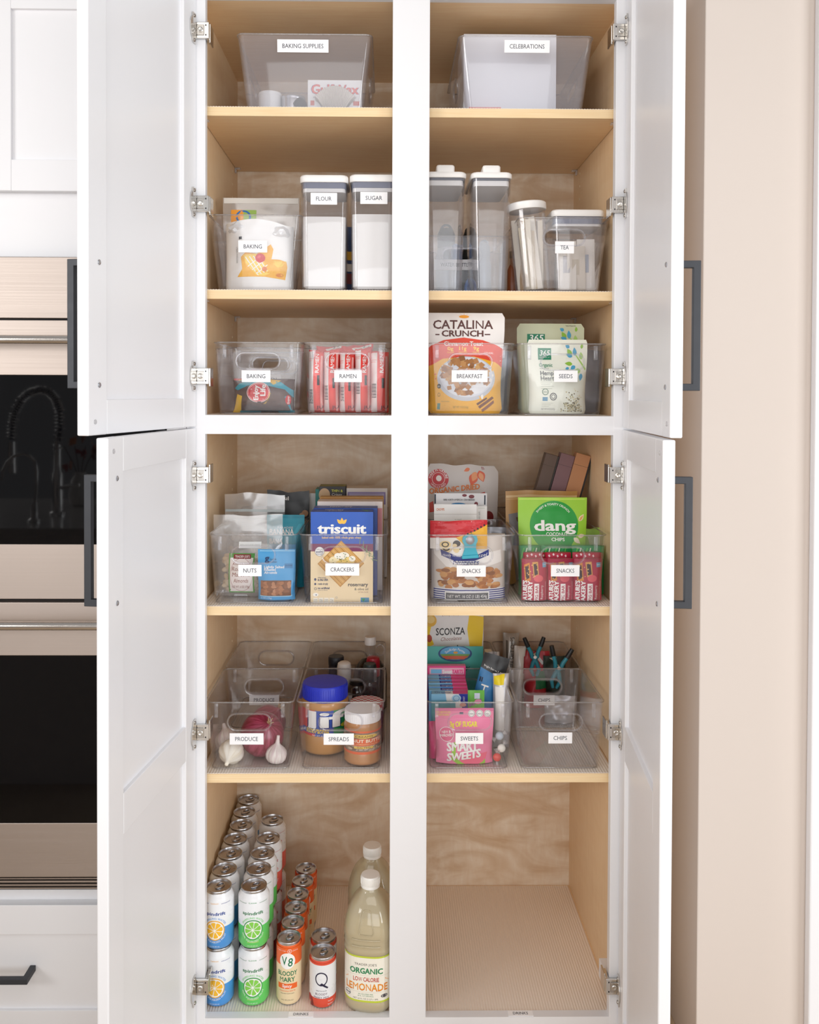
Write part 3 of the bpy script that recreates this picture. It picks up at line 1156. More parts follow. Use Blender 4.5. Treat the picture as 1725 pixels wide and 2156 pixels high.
for i in range(len(pts) - 1):
    tg = (pts[i + 1] - pts[i]).normalized(); sd_ = tg.cross(up)
    for k in range(4):
        a_ = (i * 4 + k) * 0.95
        co.append(pts[i].lerp(pts[i + 1], k / 4) + (up * math.cos(a_) + sd_ * math.sin(a_)) * 0.0165)
MB().tube(co, 0.0024, FC, 5).build('spring_coil', fa, 60)
MB().tube([arc[-1], loc(24, 965, -1.67, bf), loc(24, 995, -1.67, bf)], [0.013, 0.015, 0.017], FC, 16).build('spray_head', fa, 50)
MB().tube([(0, 0, 0.10), (0.05, 0, 0.115), (0.085, 0, 0.118)], [0.008, 0.007, 0.006], FC, 12).build('lever', fa, 50)
b2 = WR(72, 1101, -1.49)
f2_ = thing('filter_faucet', 'slim gooseneck filter faucet mirrored in the upper oven glass', 'faucet', (b2.x, -1.49, ZI))
MB().lathe([(0.02, 0), (0.02, 0.01), (0.013, 0.014), (0.012, 0.07)], FC, 20).build('base', f2_, 40)
MB().tube([loc(x, y, -1.49, b2) for x, y in ((72, 1080), (76, 1030), (77, 990), (73, 972), (62, 959), (47, 955), (30, 960), (15, 973), (6, 992), (3, 1012))], 0.006, FC, 12).build('gooseneck', f2_, 60)
bv = WR(169, 1054, -1.95)
va = thing('flower_vase', 'white vase with orange leaves mirrored in the upper oven glass', 'vase', (bv.x, -1.95, ZI))
MB().lathe([(0.025, 0), (0.04, 0.01), (0.048, 0.05), (0.036, 0.11), (0.022, 0.13), (0.024, 0.14)], M('efece8', 0.3), 28).build('vase_body', va, 50)
rl = random.Random(2)
for i in range(16):
    m_ = MB()
    L_ = 0.03 + 0.03 * rl.random()
    m_.add([(0, 0, 0), (L_ * .3, .003, L_ * .5), (0, 0, L_), (-L_ * .3, .003, L_ * .5)], [(0, 1, 2, 3)], M(['b5651e', 'c97a22', '8a4a1c', 'a83a22'][i % 4], .6))
    m_.build('leaf', va, None, (rl.uniform(-.06, .09), rl.uniform(-.03, .03), .14 + rl.random() * .13), (rl.uniform(-.8, .8), rl.uniform(-1.2, 1.2), rl.uniform(0, 3)))
for i in range(4):
    MB().tube([(0, 0, .1), (.02 * (i - 1.5), 0, .18), (.045 * (i - 1.5), 0, .25)], .002, M('5a3a20', .7), 6).build('stem', va, 60)


# ================================================================== storage bins
def WZ(px, py, z):
    """the point of the level z that the photograph shows at pixel (px,py)"""
    d = RGT * ((px - PPX) / FPX) + DWN * ((py - PPY) / FPX) + FWD
    return CAM + d * ((z - CAM.z) / d.z)


YF, YR = 0.040, 0.2665
BW = dict(wt=0.184, wb=0.167)
ZBIN = [z + LINER for z in Z_S]
ZD = Z_DECK + LINER
FLR = 0.0036


def xat(px, py, Y):
    return W(px, py, Y).x


GF = 'clear bins with a hand hole'
# topmost shelf
BIG = dict(wt=0.281, wb=0.246, dt=0.36, db=0.33, h=0.155, hole=(0.09, 0.03, 0.10), side=True, mat=CLEARH, ribs=False, group='large clear bins on the top shelf')
storage_bin('large clear bin labelled BAKING SUPPLIES on the topmost shelf', xat(641, 67, .045), .045, ZBIN[0], txt='BAKING SUPPLIES', lab=(638, 97, 107, 26, 85.6, 8.6), **BIG)
storage_bin('large clear bin labelled CELEBRATIONS on the topmost shelf', xat(1109, 69, .045), .045, ZBIN[0], txt='CELEBRATIONS', lab=(1110, 98, 95, 25.5, 73, 8.6), **BIG)
# second shelf
storage_bin('clear bin labelled BAKING holding a white sugar bag, left of FLOUR', xat(536, 451, .04), .045, ZBIN[1], wt=0.193, wb=0.163, dt=0.30, db=0.27, h=0.157,
            hole=(0.0, 0, 0), txt='BAKING', lab=(532.5, 519, 60.5, 24.5, 38, 8.2), ribs=False)
storage_bin('clear bin labelled TEA with two lidded tea jars', xat(1189, 456, .04), .04, ZBIN[1], wt=0.189, wb=0.155, dt=0.26, db=0.235, h=0.154,
            hole=(0.082, 0.027, 0.113), txt='TEA', lab=(1189, 521, 40, 25, 17.5, 8.2), ribs=False)
storage_bin('clear bin labelled WATER BOTTLES behind the two tall empty containers', xat(972, 501, .24), .24, ZBIN[1], dt=0.235, db=0.215, wt=0.20, wb=0.18, h=0.15,
            txt='WATER BOTTLES', lab=(961, 557.5, 92, 22, 66, 7.6))
# deck above the middle rail
row = dict(group=GF, h=0.151, hole=(0.086, 0.028, 0.112), **BW)
storage_bin('clear bin labelled BAKING with a bag of chocolate chips, next to RAMEN', xat(543, 720, YF), YF, ZD, txt='BAKING', lab=(539.5, 792, 60.5, 25, 38.6, 8.6), **row)
storage_bin('clear bin labelled RAMEN full of red noodle packs', xat(731.5, 720, YF), YF, ZD, txt='RAMEN', lab=(733, 792, 58, 25, 35.4, 8.6), **row)
storage_bin('clear bin labelled BREAKFAST holding a cereal pouch', xat(991, 720, YF), YF, ZD, txt='BREAKFAST', lab=(989, 792, 76, 25, 54, 8.6), **row)
storage_bin('clear bin labelled SEEDS holding two pale green pouches', xat(1185.5, 720, YF), YF, ZD, txt='SEEDS', lab=(1191.5, 792, 50, 24.5, 28.7, 8.6), **row)
storage_bin('empty clear bin behind the BAKING bin above the middle rail', xat(566, 735, YR), YR, ZD, txt='RAMEN', lab=(566, 799, 52, 21, 33, 7.6), **row)
# shelf with nuts and crackers
row = dict(group=GF, h=0.1475, hole=(0.086, 0.030, 0.104), **BW)
for px, t, lab, nm in ((533, 'NUTS', (526.5, 1201, 49, 24.5, 27.4, 8.6), 'with bags of almonds'), (724, 'CRACKERS', (721, 1199, 71.5, 26, 49.6, 8.6), 'with cracker boxes'),
                       (992, 'SNACKS', (992.5, 1202, 61.5, 24.5, 39, 8.6), 'with a pretzel bag and a teal clip'), (1186, 'SNACKS', (1190.5, 1201.5, 60.5, 24.5, 38, 8.6), 'with magenta fig bars')):
    storage_bin('clear bin labelled %s %s' % (t, nm), xat(px, 1128, YF), YF, ZBIN[2], txt=t, lab=lab, **row)
for px, nm in ((533, 'NUTS'), (724, 'CRACKERS'), (992, 'pretzel SNACKS'), (1186, 'fig bar SNACKS')):
    storage_bin('unlabelled clear bin standing behind the %s bin' % nm, xat(px, 1128, YF), YR, ZBIN[2], **row)
# shelf with produce
row = dict(group=GF, h=0.146, hole=(0.086, 0.030, 0.103), **BW)
for px, t, lab, nm in ((525, 'PRODUCE', (519.5, 1555.5, 71.5, 24.5, 48, 8.6), 'holding an onion and garlic'), (717.5, 'SPREADS', (713.5, 1556, 64, 24.5, 43, 8.6), 'holding two jars of peanut butter'),
                       (990, 'SWEETS', (988.5, 1554.5, 59, 24, 37, 8.6), 'packed with candy bags'), (1182, 'CHIPS', (1180, 1553.5, 50.5, 24, 28.7, 8.6), 'standing empty at the shelf edge')):
    storage_bin('clear bin labelled %s %s' % (t, nm), xat(px, 1485, YF), YF, ZBIN[3], txt=t, lab=lab, **row)
for px, t, lab, nm in ((525, 'PRODUCE', (556.5, 1473.5, 63, 22, 43.4, 7.6), 'empty rear clear bin labelled PRODUCE behind the onion bin'), (717.5, 'SYRUPS', (733, 1474, 62, 21, 40, 7.6), 'rear clear bin with syrup bottles behind the SPREADS bin'),
                       (990, None, None, 'rear clear bin with tall candy bags behind the SWEETS bin'), (1182, 'CHIPS', (1146, 1474, 45, 22, 25.6, 7.6), 'rear clear bin labelled CHIPS with clamped chip bags')):
    storage_bin(nm, xat(px, 1485, YF), YR, ZBIN[3], txt=t, lab=lab, **row)


# ================================================================== drinks on the cabinet floor
ALU = M('c9c9cc', 0.28, 1.0, name='can_aluminium')
CANW = M('eef0f3', 0.28, spec=0.5, name='can_white')
TABM = M('bfbfc3', 0.25, 1.0)
ZF = Z_FLOOR + LINER


def cyl_surf(r, h, z0=0.0, cuts=18, sx=1.0):
    """half cylinder facing -y: u 0..1 goes from the left to the right silhouette"""
    def fn(u, v):
        a = (u - 0.5) * math.pi
        return Vector((r * math.sin(a), -r * math.cos(a), z0 + v * h))
    return Surf(fn, [i / cuts for i in range(1, cuts)], [])


def fruit(cx, cy, r, rind, pith, seg, n=8):
    o = [('E', rind, cx, cy, r, r), ('E', pith, cx, cy, r * .9, r * .9)]
    for i in range(n):
        a0 = 2 * math.pi * (i + .07) / n + .2; a1 = 2 * math.pi * (i + .93) / n + .2
        p = [(cx + r * .09 * math.cos((a0 + a1) / 2), cy + r * .09 * math.sin((a0 + a1) / 2))]
        for k in range(6):
            a = a0 + (a1 - a0) * k / 5
            rr = r * (.8 if k in (1, 2, 3, 4) else .72)
            p.append((cx + rr * math.cos(a), cy + rr * math.sin(a)))
        o.append(('P', seg, p))
    return o


def tab_mesh(r):
    m = MB()
    m.tube([(math.cos(a) * r * .22, math.sin(a) * r * .36 - r * .12, 0.0016) for a in [2 * math.pi * i / 14 for i in range(14)]], 0.0016, TABM, 6, True)
    m.lathe([(r * .12, 0.0), (r * .12, 0.0022), (r * .06, 0.003)], TABM, 10, (0, r * .1, 0))
    return m.mesh('pull_tab', 50)


def can_template(key, r, h, neck, prof_mats, prints, lid=None):
    """meshes of one kind of can: body, print, lid, tab"""
    b = MB()
    pr = [(r * .72, 0.0006), (r * .78, 0.0), (r * .86, 0.0025, ALU), (r, 0.0105, prof_mats[0][1])]
    for z, mt in prof_mats[1:]:
        pr.append((r, z, mt))
    zt = prof_mats[-1][0]
    top = prof_mats[-1][1]
    pr += [(r * (1 + neck) / 2 + r * .012, h - 0.0125, top), (neck * r * 1.01, h - 0.006, top), (neck * r, h - 0.004, ALU), (neck * r * 1.045, h - 0.0012, ALU), (neck * r * 1.03, h, ALU),
           (neck * r * .97, h - 0.0004, ALU), (neck * r * .93, h - 0.0045, ALU)]
    b.lathe(pr, ALU, 40)
    q = MB()
    emit(q, cyl_surf(r, h), (0, 0, math.pi * r * 1000, h * 1000), prints, 0.00022, 0.00006, True)
    l = MB().lathe([(neck * r * .92, 0), (neck * r * .90, 0.0007), (neck * r * .8, 0.0008)], lid or ALU, 32)
    return (b.mesh('can_body', 35), q.mesh('can_print'), l.mesh('lid', 40), tab_mesh(r), h)


def can(T, label, loc, rz, group):
    o = thing('drink_can', label, 'can', loc, (0, 0, rz), group)
    link('can_body', T[0], o); link('can_print', T[1], o)
    l = link('lid', T[2], o, (0, 0, T[4] - 0.0050))
    link('pull_tab', T[3], l, (0, 0, 0.0009), (0, 0, -rz * 2 + 2.6))
    return o


def spindrift(colh, inkh, rindh, segh, name):
    c = M(colh, 0.3); ink = M(inkh, 0.4); w = M('f6f6f4', 0.4); rind = M(rindh, 0.4); seg = M(segh, 0.4)
    cx = 52.0
    P = [('T', ink, 'spindrift', 29, 75, 46.5, 6.4, {'b': 0.02}),
         ('A', M(colh, 0.4), 'SPARKLING WATER', cx, 78, 23.5, 4.0, 90, 128, 1),
         ('A', w, 'REAL SQUEEZED FRUIT', cx, 78, 26.5, 3.6, 270, 138, -1)]
    P += fruit(cx, 78, 21, rind, w, seg)
    P += [('T', w, '12 FL OZ (355 mL)', 40, 62, 113, 2.2),
          ('T', rind, name, 44, 60, 22.5, 3.0), ('T', ink, 'unsweetened', 18, 38, 23, 2.2), ('T', ink, 'unsweetened', 66, 86, 23, 2.2)]
    if name == 'Lime':
        P.append(('T', M('f2e27a', 0.4), 'unsweetened', 40, 64, 105, 2.0))
    return can_template(name, 0.033, 0.122, 0.80, [(0, c), (0.050, c), (0.0502, CANW), (0.104, CANW)], P)


SP = {'lemon': spindrift('4f97de', '1f3f94', 'f0b13c', 'f6bd33', 'Lemon'), 'lime': spindrift('66d268', '2f7d4c', '3f9d52', '86d152', 'Lime'),
      'grape': spindrift('f0685c', 'c22b4a', 'f0a06c', 'f2746a', 'Grapefruit'), 'rasp': spindrift('a3202f', 'b3203a', 'c4475f', 'b02a44', 'Raspberry')}
COLN = {'lemon': 'blue and white lemon', 'lime': 'green and white lime', 'grape': 'coral and white grapefruit', 'rasp': 'dark red and white raspberry'}
ordn = ['front', 'second', 'third', 'fourth', 'fifth', 'sixth', 'rearmost']
c1 = [(460.3, 1863.7), (471, 1828.7), (484.4, 1796), (494.8, 1767), (507, 1738), (514.8, 1708), (523, 1685)]
c2 = [(535, 1862.5), (544.3, 1829), (552.3, 1797), (565, 1762.4), (574, 1724.4)]
pos1 = [WZ(x, y, ZF + 0.244) for x, y in c1]
pos2 = [WZ(x, y, ZF + 0.244) for x, y in c2]
# the rows stand as close as the cans allow
def settle(ps, d):
    for i in range(1, len(ps)):
        v = Vector((ps[i].x - ps[i - 1].x, ps[i].y - ps[i - 1].y, 0))
        if v.length < d:
            v = v.normalized() * d
            ps[i].x = ps[i - 1].x + v.x; ps[i].y = ps[i - 1].y + v.y
settle(pos1, 0.0664); settle(pos2, 0.0664)
for i, p in enumerate(pos1):
    p.x = max(p.x, BX0 + 0.0345)
    for j in (0, 1):
        can(SP['lemon'], 'blue and white lemon sparkling water can, %s in the %s layer of its row' % (ordn[i], ('bottom', 'top')[j]), (p.x, p.y, ZF + 0.1221 * j), math.radians(-4 + i * 2.2), 'lemon sparkling water cans')
kinds = [['lime', 'lime', 'rasp', 'grape', 'grape'], ['lime', 'lime', 'lime', 'grape', 'grape']]
for i, p in enumerate(pos2):
    p.x = max(p.x, min(q.x for q in pos1 if abs(q.y - p.y) < 0.04) + 0.067)
    for j in (0, 1):
        k = kinds[j][i]
        can(SP[k], '%s sparkling water can, %s in the %s layer of its row' % (COLN[k], ordn[i], ('bottom', 'top')[j]), (p.x, p.y, ZF + 0.1221 * j), math.radians(4 if i < 3 else 12), 'second row of sparkling water cans')

# slim vegetable juice cans
gt = M('1f7a52', 0.4); og = M('f06a2c', 0.35); cr = M('f0dcb4', 0.4); wt_ = M('fafaf8', 0.4)
hV = 0.134; rV = 0.0268; wV = math.pi * rV * 1000
cV = wV / 2
PV = [('E', wt_, cV, 37, 17, 17), ('T', gt, 'V', cV - 12, cV - .5, 45, 17, {'b': 0.015}), ('T', gt, '8', cV + 1, cV + 11, 48, 17, {'b': 0.015, 's': .1}),
      ('T', gt, 'BLOODY', cV - 22, cV + 22, 68, 9.2, {'b': .02}), ('T', gt, 'MARY', cV - 17, cV + 17, 81, 9.2, {'b': .02}),
      ('R', og, cV - 22, 85, cV + 22, 96), ('T', wt_, 'Spicy', cV - 11, cV + 10, 93, 6, {'b': .02}),
      ('T', og, 'NON-ALCOHOLIC DRINK MIX', cV - 18, cV + 18, 102, 2.8), ('T', M('6b6a5c'), 'MADE WITH TOMATO JUICE', cV - 15, cV + 15, 107, 2), ('T', M('6b6a5c'), '8 FL OZ (236 mL)', cV - 13, cV + 13, 121, 2.6),
      ('T', wt_, '1 CAN = 1 CUP +', cV - 24, cV - 1, 17, 2.4), ('O', wt_, cV + 5, 16, 4.4, 4.4, .16), ('T', wt_, '$', cV + 3.6, cV + 6.4, 18, 4), ('T', wt_, 'COCKTAIL', cV + 11, cV + 24, 17, 2.4)]
V8 = can_template('v8', rV, hV, 0.90, [(0, cr), (0.088, cr), (0.0882, og), (0.124, og)], PV)
prev = None
for i, (x, y) in enumerate(((609, 1971), (616, 1943.7), (622, 1915), (626.6, 1886), (635, 1860), (642.6, 1834))):
    p = WZ(x, y, ZF + hV)
    if prev is not None:
        v = Vector((p.x - prev.x, p.y - prev.y, 0))
        if v.length < 0.0545:
            v = v.normalized() * 0.0545; p = Vector((prev.x + v.x, prev.y + v.y, p.z))
    prev = p
    can(V8, 'slim orange and cream spicy bloody mary juice can, %s in its row' % (ordn[i] if i < 5 else 'rearmost'), (p.x, p.y, ZF), math.radians(i * 3 - 2), 'slim bloody mary juice cans')
# two stubby mixer cans
hQ = 0.108; rQ = 0.0285; wQ = math.pi * rQ * 1000; cQ = wQ / 2 - 1
red = M('e2543c', 0.35); nav = M('25233f', 0.4)
PQ = [('O', nav, cQ, 43, 13.5, 14.5, .17), ('P', nav, [(cQ - 3, 54), (cQ + 1, 51), (cQ + 15, 61), (cQ + 13, 63.5)]), ('T', nav, 'SPECTACULAR', cQ - 11.5, cQ + 11.5, 69, 2.1),
      ('T', M('6d4658'), 'BLOODY', cQ - 13, cQ + 13, 77, 4.6), ('T', M('6d4658'), 'MARY MIX', cQ - 17, cQ + 17, 84.5, 4.6),
      ('E', M('b03434'), 13, 88, 6.5, 6.5), ('P', M('7c2a2a'), [(16, 104), (19, 90), (21, 84), (23, 91), (26, 103)]), ('T', wt_, 'TRUE BREW', cQ + 14, cQ + 27, 92, 2.2), ('T', wt_, 'Ingredients', cQ + 14, cQ + 27, 98, 2.2)]
QC = can_template('q', rQ, hQ, 0.92, [(0, red), (0.024, red), (0.0242, CANW), (0.094, CANW), (0.0942, red), (0.098, red)], PQ)
for i, (x, y) in enumerate(((680, 2001.5), (681.7, 1967.6))):
    p = WZ(x, y, ZF + hQ)
    can(QC, ('short white and red bloody mary mix can with a large Q, in front', 'short white and red mixer can standing behind its twin')[i], (p.x, p.y, ZF), 0.0 if i == 0 else 0.5, 'short mixer cans')


# lemonade jugs
def jug(label, px, py, rz):
    zc = ZF + 0.268
    p = WZ(px, py, zc)
    o = thing('juice_bottle', label, 'bottle', (p.x, p.y, ZF), (0, 0, rz), 'lemonade bottles')
    R = 0.0545
    prof = [(R * .55, 0.006), (R * .7, 0.0), (R * .88, 0.002), (R * .97, 0.012), (R * .98, 0.024), (R * .945, 0.027), (R * .945, 0.122), (R * .99, 0.126), (R, 0.134), (R * .965, 0.139), (R, 0.144), (R * .965, 0.150), (R, 0.156), (R * .99, 0.168),
            (R * .95, 0.182), (R * .86, 0.198), (R * .72, 0.215), (R * .54, 0.228), (R * .36, 0.237), (R * .33, 0.246)]
    MB().lathe(prof, LIQ, 48, sq=2.9).build('bottle_body', o, 60)
    inner = [(max(r - 0.0022, 0.002), z + (0.003 if z < 0.01 else 0)) for r, z in prof if z < 0.206]
    MB().lathe(inner, M('d2bf8e', 0.5, name='lemonade'), 40, sq=2.9).build('lemonade', o, 60)
    c = MB(); n = 36
    c.lathe([(0.0195, 0.243), (0.0205, 0.244), (0.0205, 0.249), (0.0202, 0.2495), (0.0206, 0.25), (0.0204, 0.265), (0.019, 0.268)], M('f4f2ee', 0.35), n)
    for i in range(44):
        a = 2 * math.pi * i / 44
        x, y = math.cos(a) * .0206, math.sin(a) * .0206
        c.box(x - .0004, x + .0004, y - .0004, y + .0004, 0.2505, 0.264, M('f4f2ee', 0.35))
    c.build('cap', o, 40)
    # wrapped label: a sheet that follows the squarish body, front half
    rl = R * .957
    def fn(u, v):
        a = (u - .5) * math.pi * 1.05 - math.pi / 2
        ca, sa = math.cos(a), math.sin(a)
        k = (abs(ca) ** 2.9 + abs(sa) ** 2.9) ** (-1 / 2.9)
        return Vector((rl * k * ca, rl * k * sa, 0.0265 + v * 0.0965))
    sf = Surf(fn, [i / 28 for i in range(1, 28)], [])
    q = MB()
    L = (0, 0, 150, 96.5)
    ink = M('56504a'); grn = M('2f8a5a'); rd = M('c33a2c'); orr = M('f0971e')
    pr = [('R', M('c8d644', 0.45), 0, 0, 150, 96.5), ('R', M('f7f3e6', 0.5), 3, 3.5, 147, 92.5),
          ('T', ink, "TRADER JOE'S", 54, 94, 19.5, 4.6), ('T', grn, 'ORGANIC', 46, 104, 36, 11, {'b': .03}), ('R', M('cfc7b4'), 26, 39.6, 124, 40),
          ('T', rd, 'LOW CALORIE', 52, 98, 52.5, 8.5, {'b': .02}), ('T', rd, 'LEMONADE', 37, 113, 71.7, 14.2, {'b': .02}), ('T', orr, 'LEMONADE', 37, 113, 71, 13.4, {'b': .012}), ('R', M('cfc7b4'), 26, 74.6, 124, 75),
          ('T', grn, '40 CALORIES PER', 61, 88, 80.5, 2.6), ('T', grn, '8 FL OZ SERVING', 60.5, 88.5, 84.5, 2.6), ('T', ink, 'NET 64 FL OZ (2 QT) 1.89L', 52, 97, 90.5, 3),
          ('O', M('4a5a70'), 41, 81.5, 6, 5.6, .14), ('R', M('4a5a70'), 35.8, 81, 46.2, 83), ('O', M('55525a'), 107, 83, 6, 3.6, .3), ('E', M('55525a'), 107, 83, 3, 2.6)]
    for sx in (-1, 1):
        for k in range(3):
            pr.append(('P', orr, [(75 + sx * (33 + k * 2.6), 46 + k * 2.2), (75 + sx * (35 + k * 2.6), 46.6 + k * 2.2), (75 + sx * (34.6 + k * 2.6), 49.6 + k * 1.6)]))
        for yy in (6, 90):
            pr.append(('O', ink, 75 + sx * 52, yy + (3 if yy < 50 else -3), 2.4, 2.4, .2))
    emit(q, sf, L, pr, 0.0003, 0.00008, True)
    q.build('paper_label', o)
    # pressed grip panel in the shoulder
    g = MB()
    def onb(x, z, off=0.0006):
        # point on the front of the body at height z
        for k in range(len(prof) - 1):
            if prof[k][1] <= z <= prof[k + 1][1] and prof[k + 1][1] > prof[k][1]:
                t = (z - prof[k][1]) / (prof[k + 1][1] - prof[k][1]); r = prof[k][0] + t * (prof[k + 1][0] - prof[k][0]); break
        y = (max(r ** 2.9 - abs(x) ** 2.9, 0)) ** (1 / 2.9)
        return (x, -y - off, z)
    P = [(-.006, .2125), (.006, .2125), (.009, .208), (.0155, .172), (.013, .168), (-.013, .168), (-.0155, .172), (-.009, .208)]
    pts = []
    for i in range(len(P)):
        a, b = P[i], P[(i + 1) % len(P)]
        for k in range(5):
            pts.append(onb(a[0] + (b[0] - a[0]) * k / 5, a[1] + (b[1] - a[1]) * k / 5))
    g.tube(pts, 0.0011, LIQ, 6, True)
    for z in (0.1445, 0.158):
        g.tube([onb(x * .001, z, .001) for x in range(-30, 31, 5)], 0.0012, LIQ, 6)
    g.build('moulded_ribs', o, 60)
    return o


jug('lemonade bottle with white cap, in front by the centre stile', 780.3, 1840, -0.15)
jug('second lemonade bottle with white cap, right behind the first', 784, 1779, 0.1)


# ================================================================== things on the upper shelves
KR = M('d9c3a0', 0.6)
INK = M('4a4a4c', 0.6)
WHT = M('f6f5f3', 0.45)
GRYT = M('9a9a98', 0.6)


def ellips(mb, c, r, mat, n=8, m=6, rot=None):
    vs = []; fs = []
    for j in range(m + 1):
        t = math.pi * j / m
        for i in range(n):
            a = 2 * math.pi * i / n
            v = Vector((r[0] * math.sin(t) * math.cos(a), r[1] * math.sin(t) * math.sin(a), r[2] * math.cos(t)))
            if rot is not None:
                v = rot @ v
            vs.append(v + Vector(c))
    for j in range(m):
        for i in range(n):
            i2 = (i + 1) % n
            fs.append((j * n + i, (j + 1) * n + i, (j + 1) * n + i2, j * n + i2))
    mb.add(vs, fs, mat)


def stuff_part(parent, name, mb, smooth=60, label=None):
    o = mb.build(name, parent, smooth); o['kind'] = 'stuff'
    if label:
        o['label'] = label
    return o


# ---- topmost shelf, baking supplies
z0 = ZBIN[0] + FLR
wax = carton('wax_box', 'white box of wax with red lettering inside the BAKING SUPPLIES bin', 'box', (648, 169, 762, 224), 0.085, 0.06, WHT, [
    ('T', M('3d62a6', 0.5), 'GulfWax', 655.5, 756, 198.2, 19.5, {'b': .05}), ('T', M('ea6a5e', 0.5), 'GulfWax', 656, 755.5, 198, 19, {'b': .025}),
    ('T', INK, 'FOR CANNING AND CANDLEMAKING', 660, 750, 207, 3), ('R', M('d8685c', .5), 654, 212, 662, 222), ('R', M('d8685c', .5), 744, 213, 757, 222)], zb=z0)


def pleated_cup(label, px, py0, Y, wpx, mat, zb, n=36):
    p = W(px, py0, Y); w = wpx * (Y - CAM.y) / FPX; h = p.z - zb
    o = thing('cupcake_liner', label, 'baking cup', (p.x, Y, zb), (0, 0, 0), 'cupcake liners')
    vs = []; fs = []
    for j, (rr, z) in enumerate(((w * .30, 0.0), (w * .36, h * .35), (w * .44, h * .7), (w * .5, h))):
        for i in range(2 * n):
            a = math.pi * i / n
            k = rr * (1.0 if i % 2 else 0.93)
            vs.append((k * math.cos(a), k * math.sin(a), z))
    for j in range(3):
        for i in range(2 * n):
            i2 = (i + 1) % (2 * n)
            fs.append((j * 2 * n + i, j * 2 * n + i2, (j + 1) * 2 * n + i2, (j + 1) * 2 * n + i))
    MB().add(vs, fs, mat).build('pleated_wall', o)
    MB().add(vs[:2 * n], [tuple(range(2 * n))], mat).build('base', o)
    return o


def liner_fan(label, cx, y0, Y, wpx, mat, zb):
    """a flattened stack of pleated paper cups leaning against the bin wall, seen as a fan"""
    p = W(cx, y0, Y); k = (Y - CAM.y) / FPX; w = wpx * k; h = p.z - zb
    o = thing('cupcake_liner', label, 'baking cup', (p.x, Y, zb), (0, 0, 0), 'cupcake liners')
    n = 22; vs = []; fs = []
    for s in range(4):
        for i in range(2 * n + 1):
            t = i / (2 * n) * 2 - 1
            a = t * 1.12
            dy = (0.0015 if i % 2 else -0.0015) + s * 0.004
            rr = h * (1.0 - 0.05 * s)
            vs.append((math.sin(t) * w * .27, dy, 0.0005))
            vs.append((t * w * .42, dy - 0.001, rr * (0.72 - 0.25 * t * t)))
            vs.append((t * w * .5, dy, rr * (1.0 - .42 * t * t)))
        b = s * 3 * (2 * n + 1)
        for i in range(2 * n):
            a = b + 3 * i
            fs += [(a, a + 3, a + 4, a + 1), (a + 1, a + 4, a + 5, a + 2)]
    MB().add(vs, fs, mat).build('pleated_paper', o)
    return o


liner_fan('large pale pleated cupcake liners in front of the wax box', 705, 180, 0.072, 84, M('ece6de', 0.35, 0.25), z0)
liner_fan('small dark-edged silver cupcake liners beside the wax box', 632, 205, 0.075, 30, M('8f8a8c', 0.3, 0.7), z0)
for px, wv, lab, mt in ((569, 48, 'short white round tin in the BAKING SUPPLIES bin', M('f2f1f0', 0.3)), (618, 50, 'shallow silver dish in the BAKING SUPPLIES bin', M('c4c2c6', 0.25, 0.9))):
    p = W(px, 199 if wv == 48 else 207, 0.12); r = wv / 2 * (0.12 - CAM.y) / FPX
    o = thing('baking_tin', lab, 'tin', (p.x, 0.12, z0))
    h = p.z - z0
    MB().lathe([(r * .93, 0), (r, 0.002), (r, h - 0.003), (r * .97, h)], mt, 32).build('tin_body', o, 40)
    MB().lathe([(r * 1.01, h - .006), (r * 1.02, h - .005), (r * 1.02, h - .001), (r * .98, h + .001)], mt, 32).build('tin_rim', o, 40)
# ---- celebrations
carton('white_gift_box', 'white flat gift box filling most of the CELEBRATIONS bin', 'box', (976, 73, 1172, 224), 0.10, 0.16, M('e6e9f0', 0.55), zb=z0, body='lid_panel')
p = W(1022, 219, 0.075)
o = thing('party_favor', 'coral red roll of paper lying in the CELEBRATIONS bin', 'paper roll', (p.x, 0.082, z0 + 0.0075))
MB().tube([(-0.034, 0, 0), (0.034, 0, 0)], 0.0072, M('f0786e', 0.5), 20).build('paper_roll', o, 40)
p = W(1118, 222, 0.075)
o = thing('black_pen', 'long dark pen lying beside the coral roll', 'pen', (p.x, 0.078, z0 + 0.0042))
MB().tube([(-0.060, 0, 0), (0.045, 0, 0), (0.058, 0, 0), (0.062, 0, 0)], [0.004, 0.004, 0.003, 0.0012], M('35373f', 0.4), 12).build('pen_barrel', o, 40)

# ---- second shelf: baking bin
z1 = ZBIN[1] + FLR
fr = (465, 412, 628, 606)
bag('organic_pouch', 'frosted clear pouch with an orange, green and blue square logo, behind the sugar bag', 'food pouch', fr, 0.155, 0.05, FILM, [
    ('R', M('f2a02c', .5), 482.5, 438, 509, 467), ('R', M('9cc05a', .5), 509, 438, 536.5, 467), ('O', M('2f72b8', .5), 509, 453, 16.5, 14.5, .26), ('R', M('2f72b8', .5), 482, 471, 535.5, 487),
    ('T', WHT, 'organics', 486, 532, 483, 8, {'b': .01}), ('R', M('e2dfda', .5), 467, 412.5, 626, 424)], zb=z1, seed=2.1, amp=.004)
fr = (467, 470, 618, 606)
r, fn, fr, w, h = bag('sugar_bag', 'crumpled white sugar bag with a yellow waffle picture in the BAKING bin', 'sugar bag', fr, 0.068, 0.07, M('f2f0ef', 0.5), [], zb=z1, seed=5.3, amp=.007, top=.10, style='boxy', nu=22, nv=24, body='paper_film')
ye = M('f7b733', .5); yl = M('fbd65a', .5)
splash = []
for i in range(26):
    a = 2 * math.pi * i / 26
    rr = 1 + (0.18 if i % 2 else -0.06)
    splash.append((561 + 46 * rr * math.cos(a), 557 + 27 * rr * math.sin(a) - (12 * rr if 1.2 < a < 1.9 else 0)))
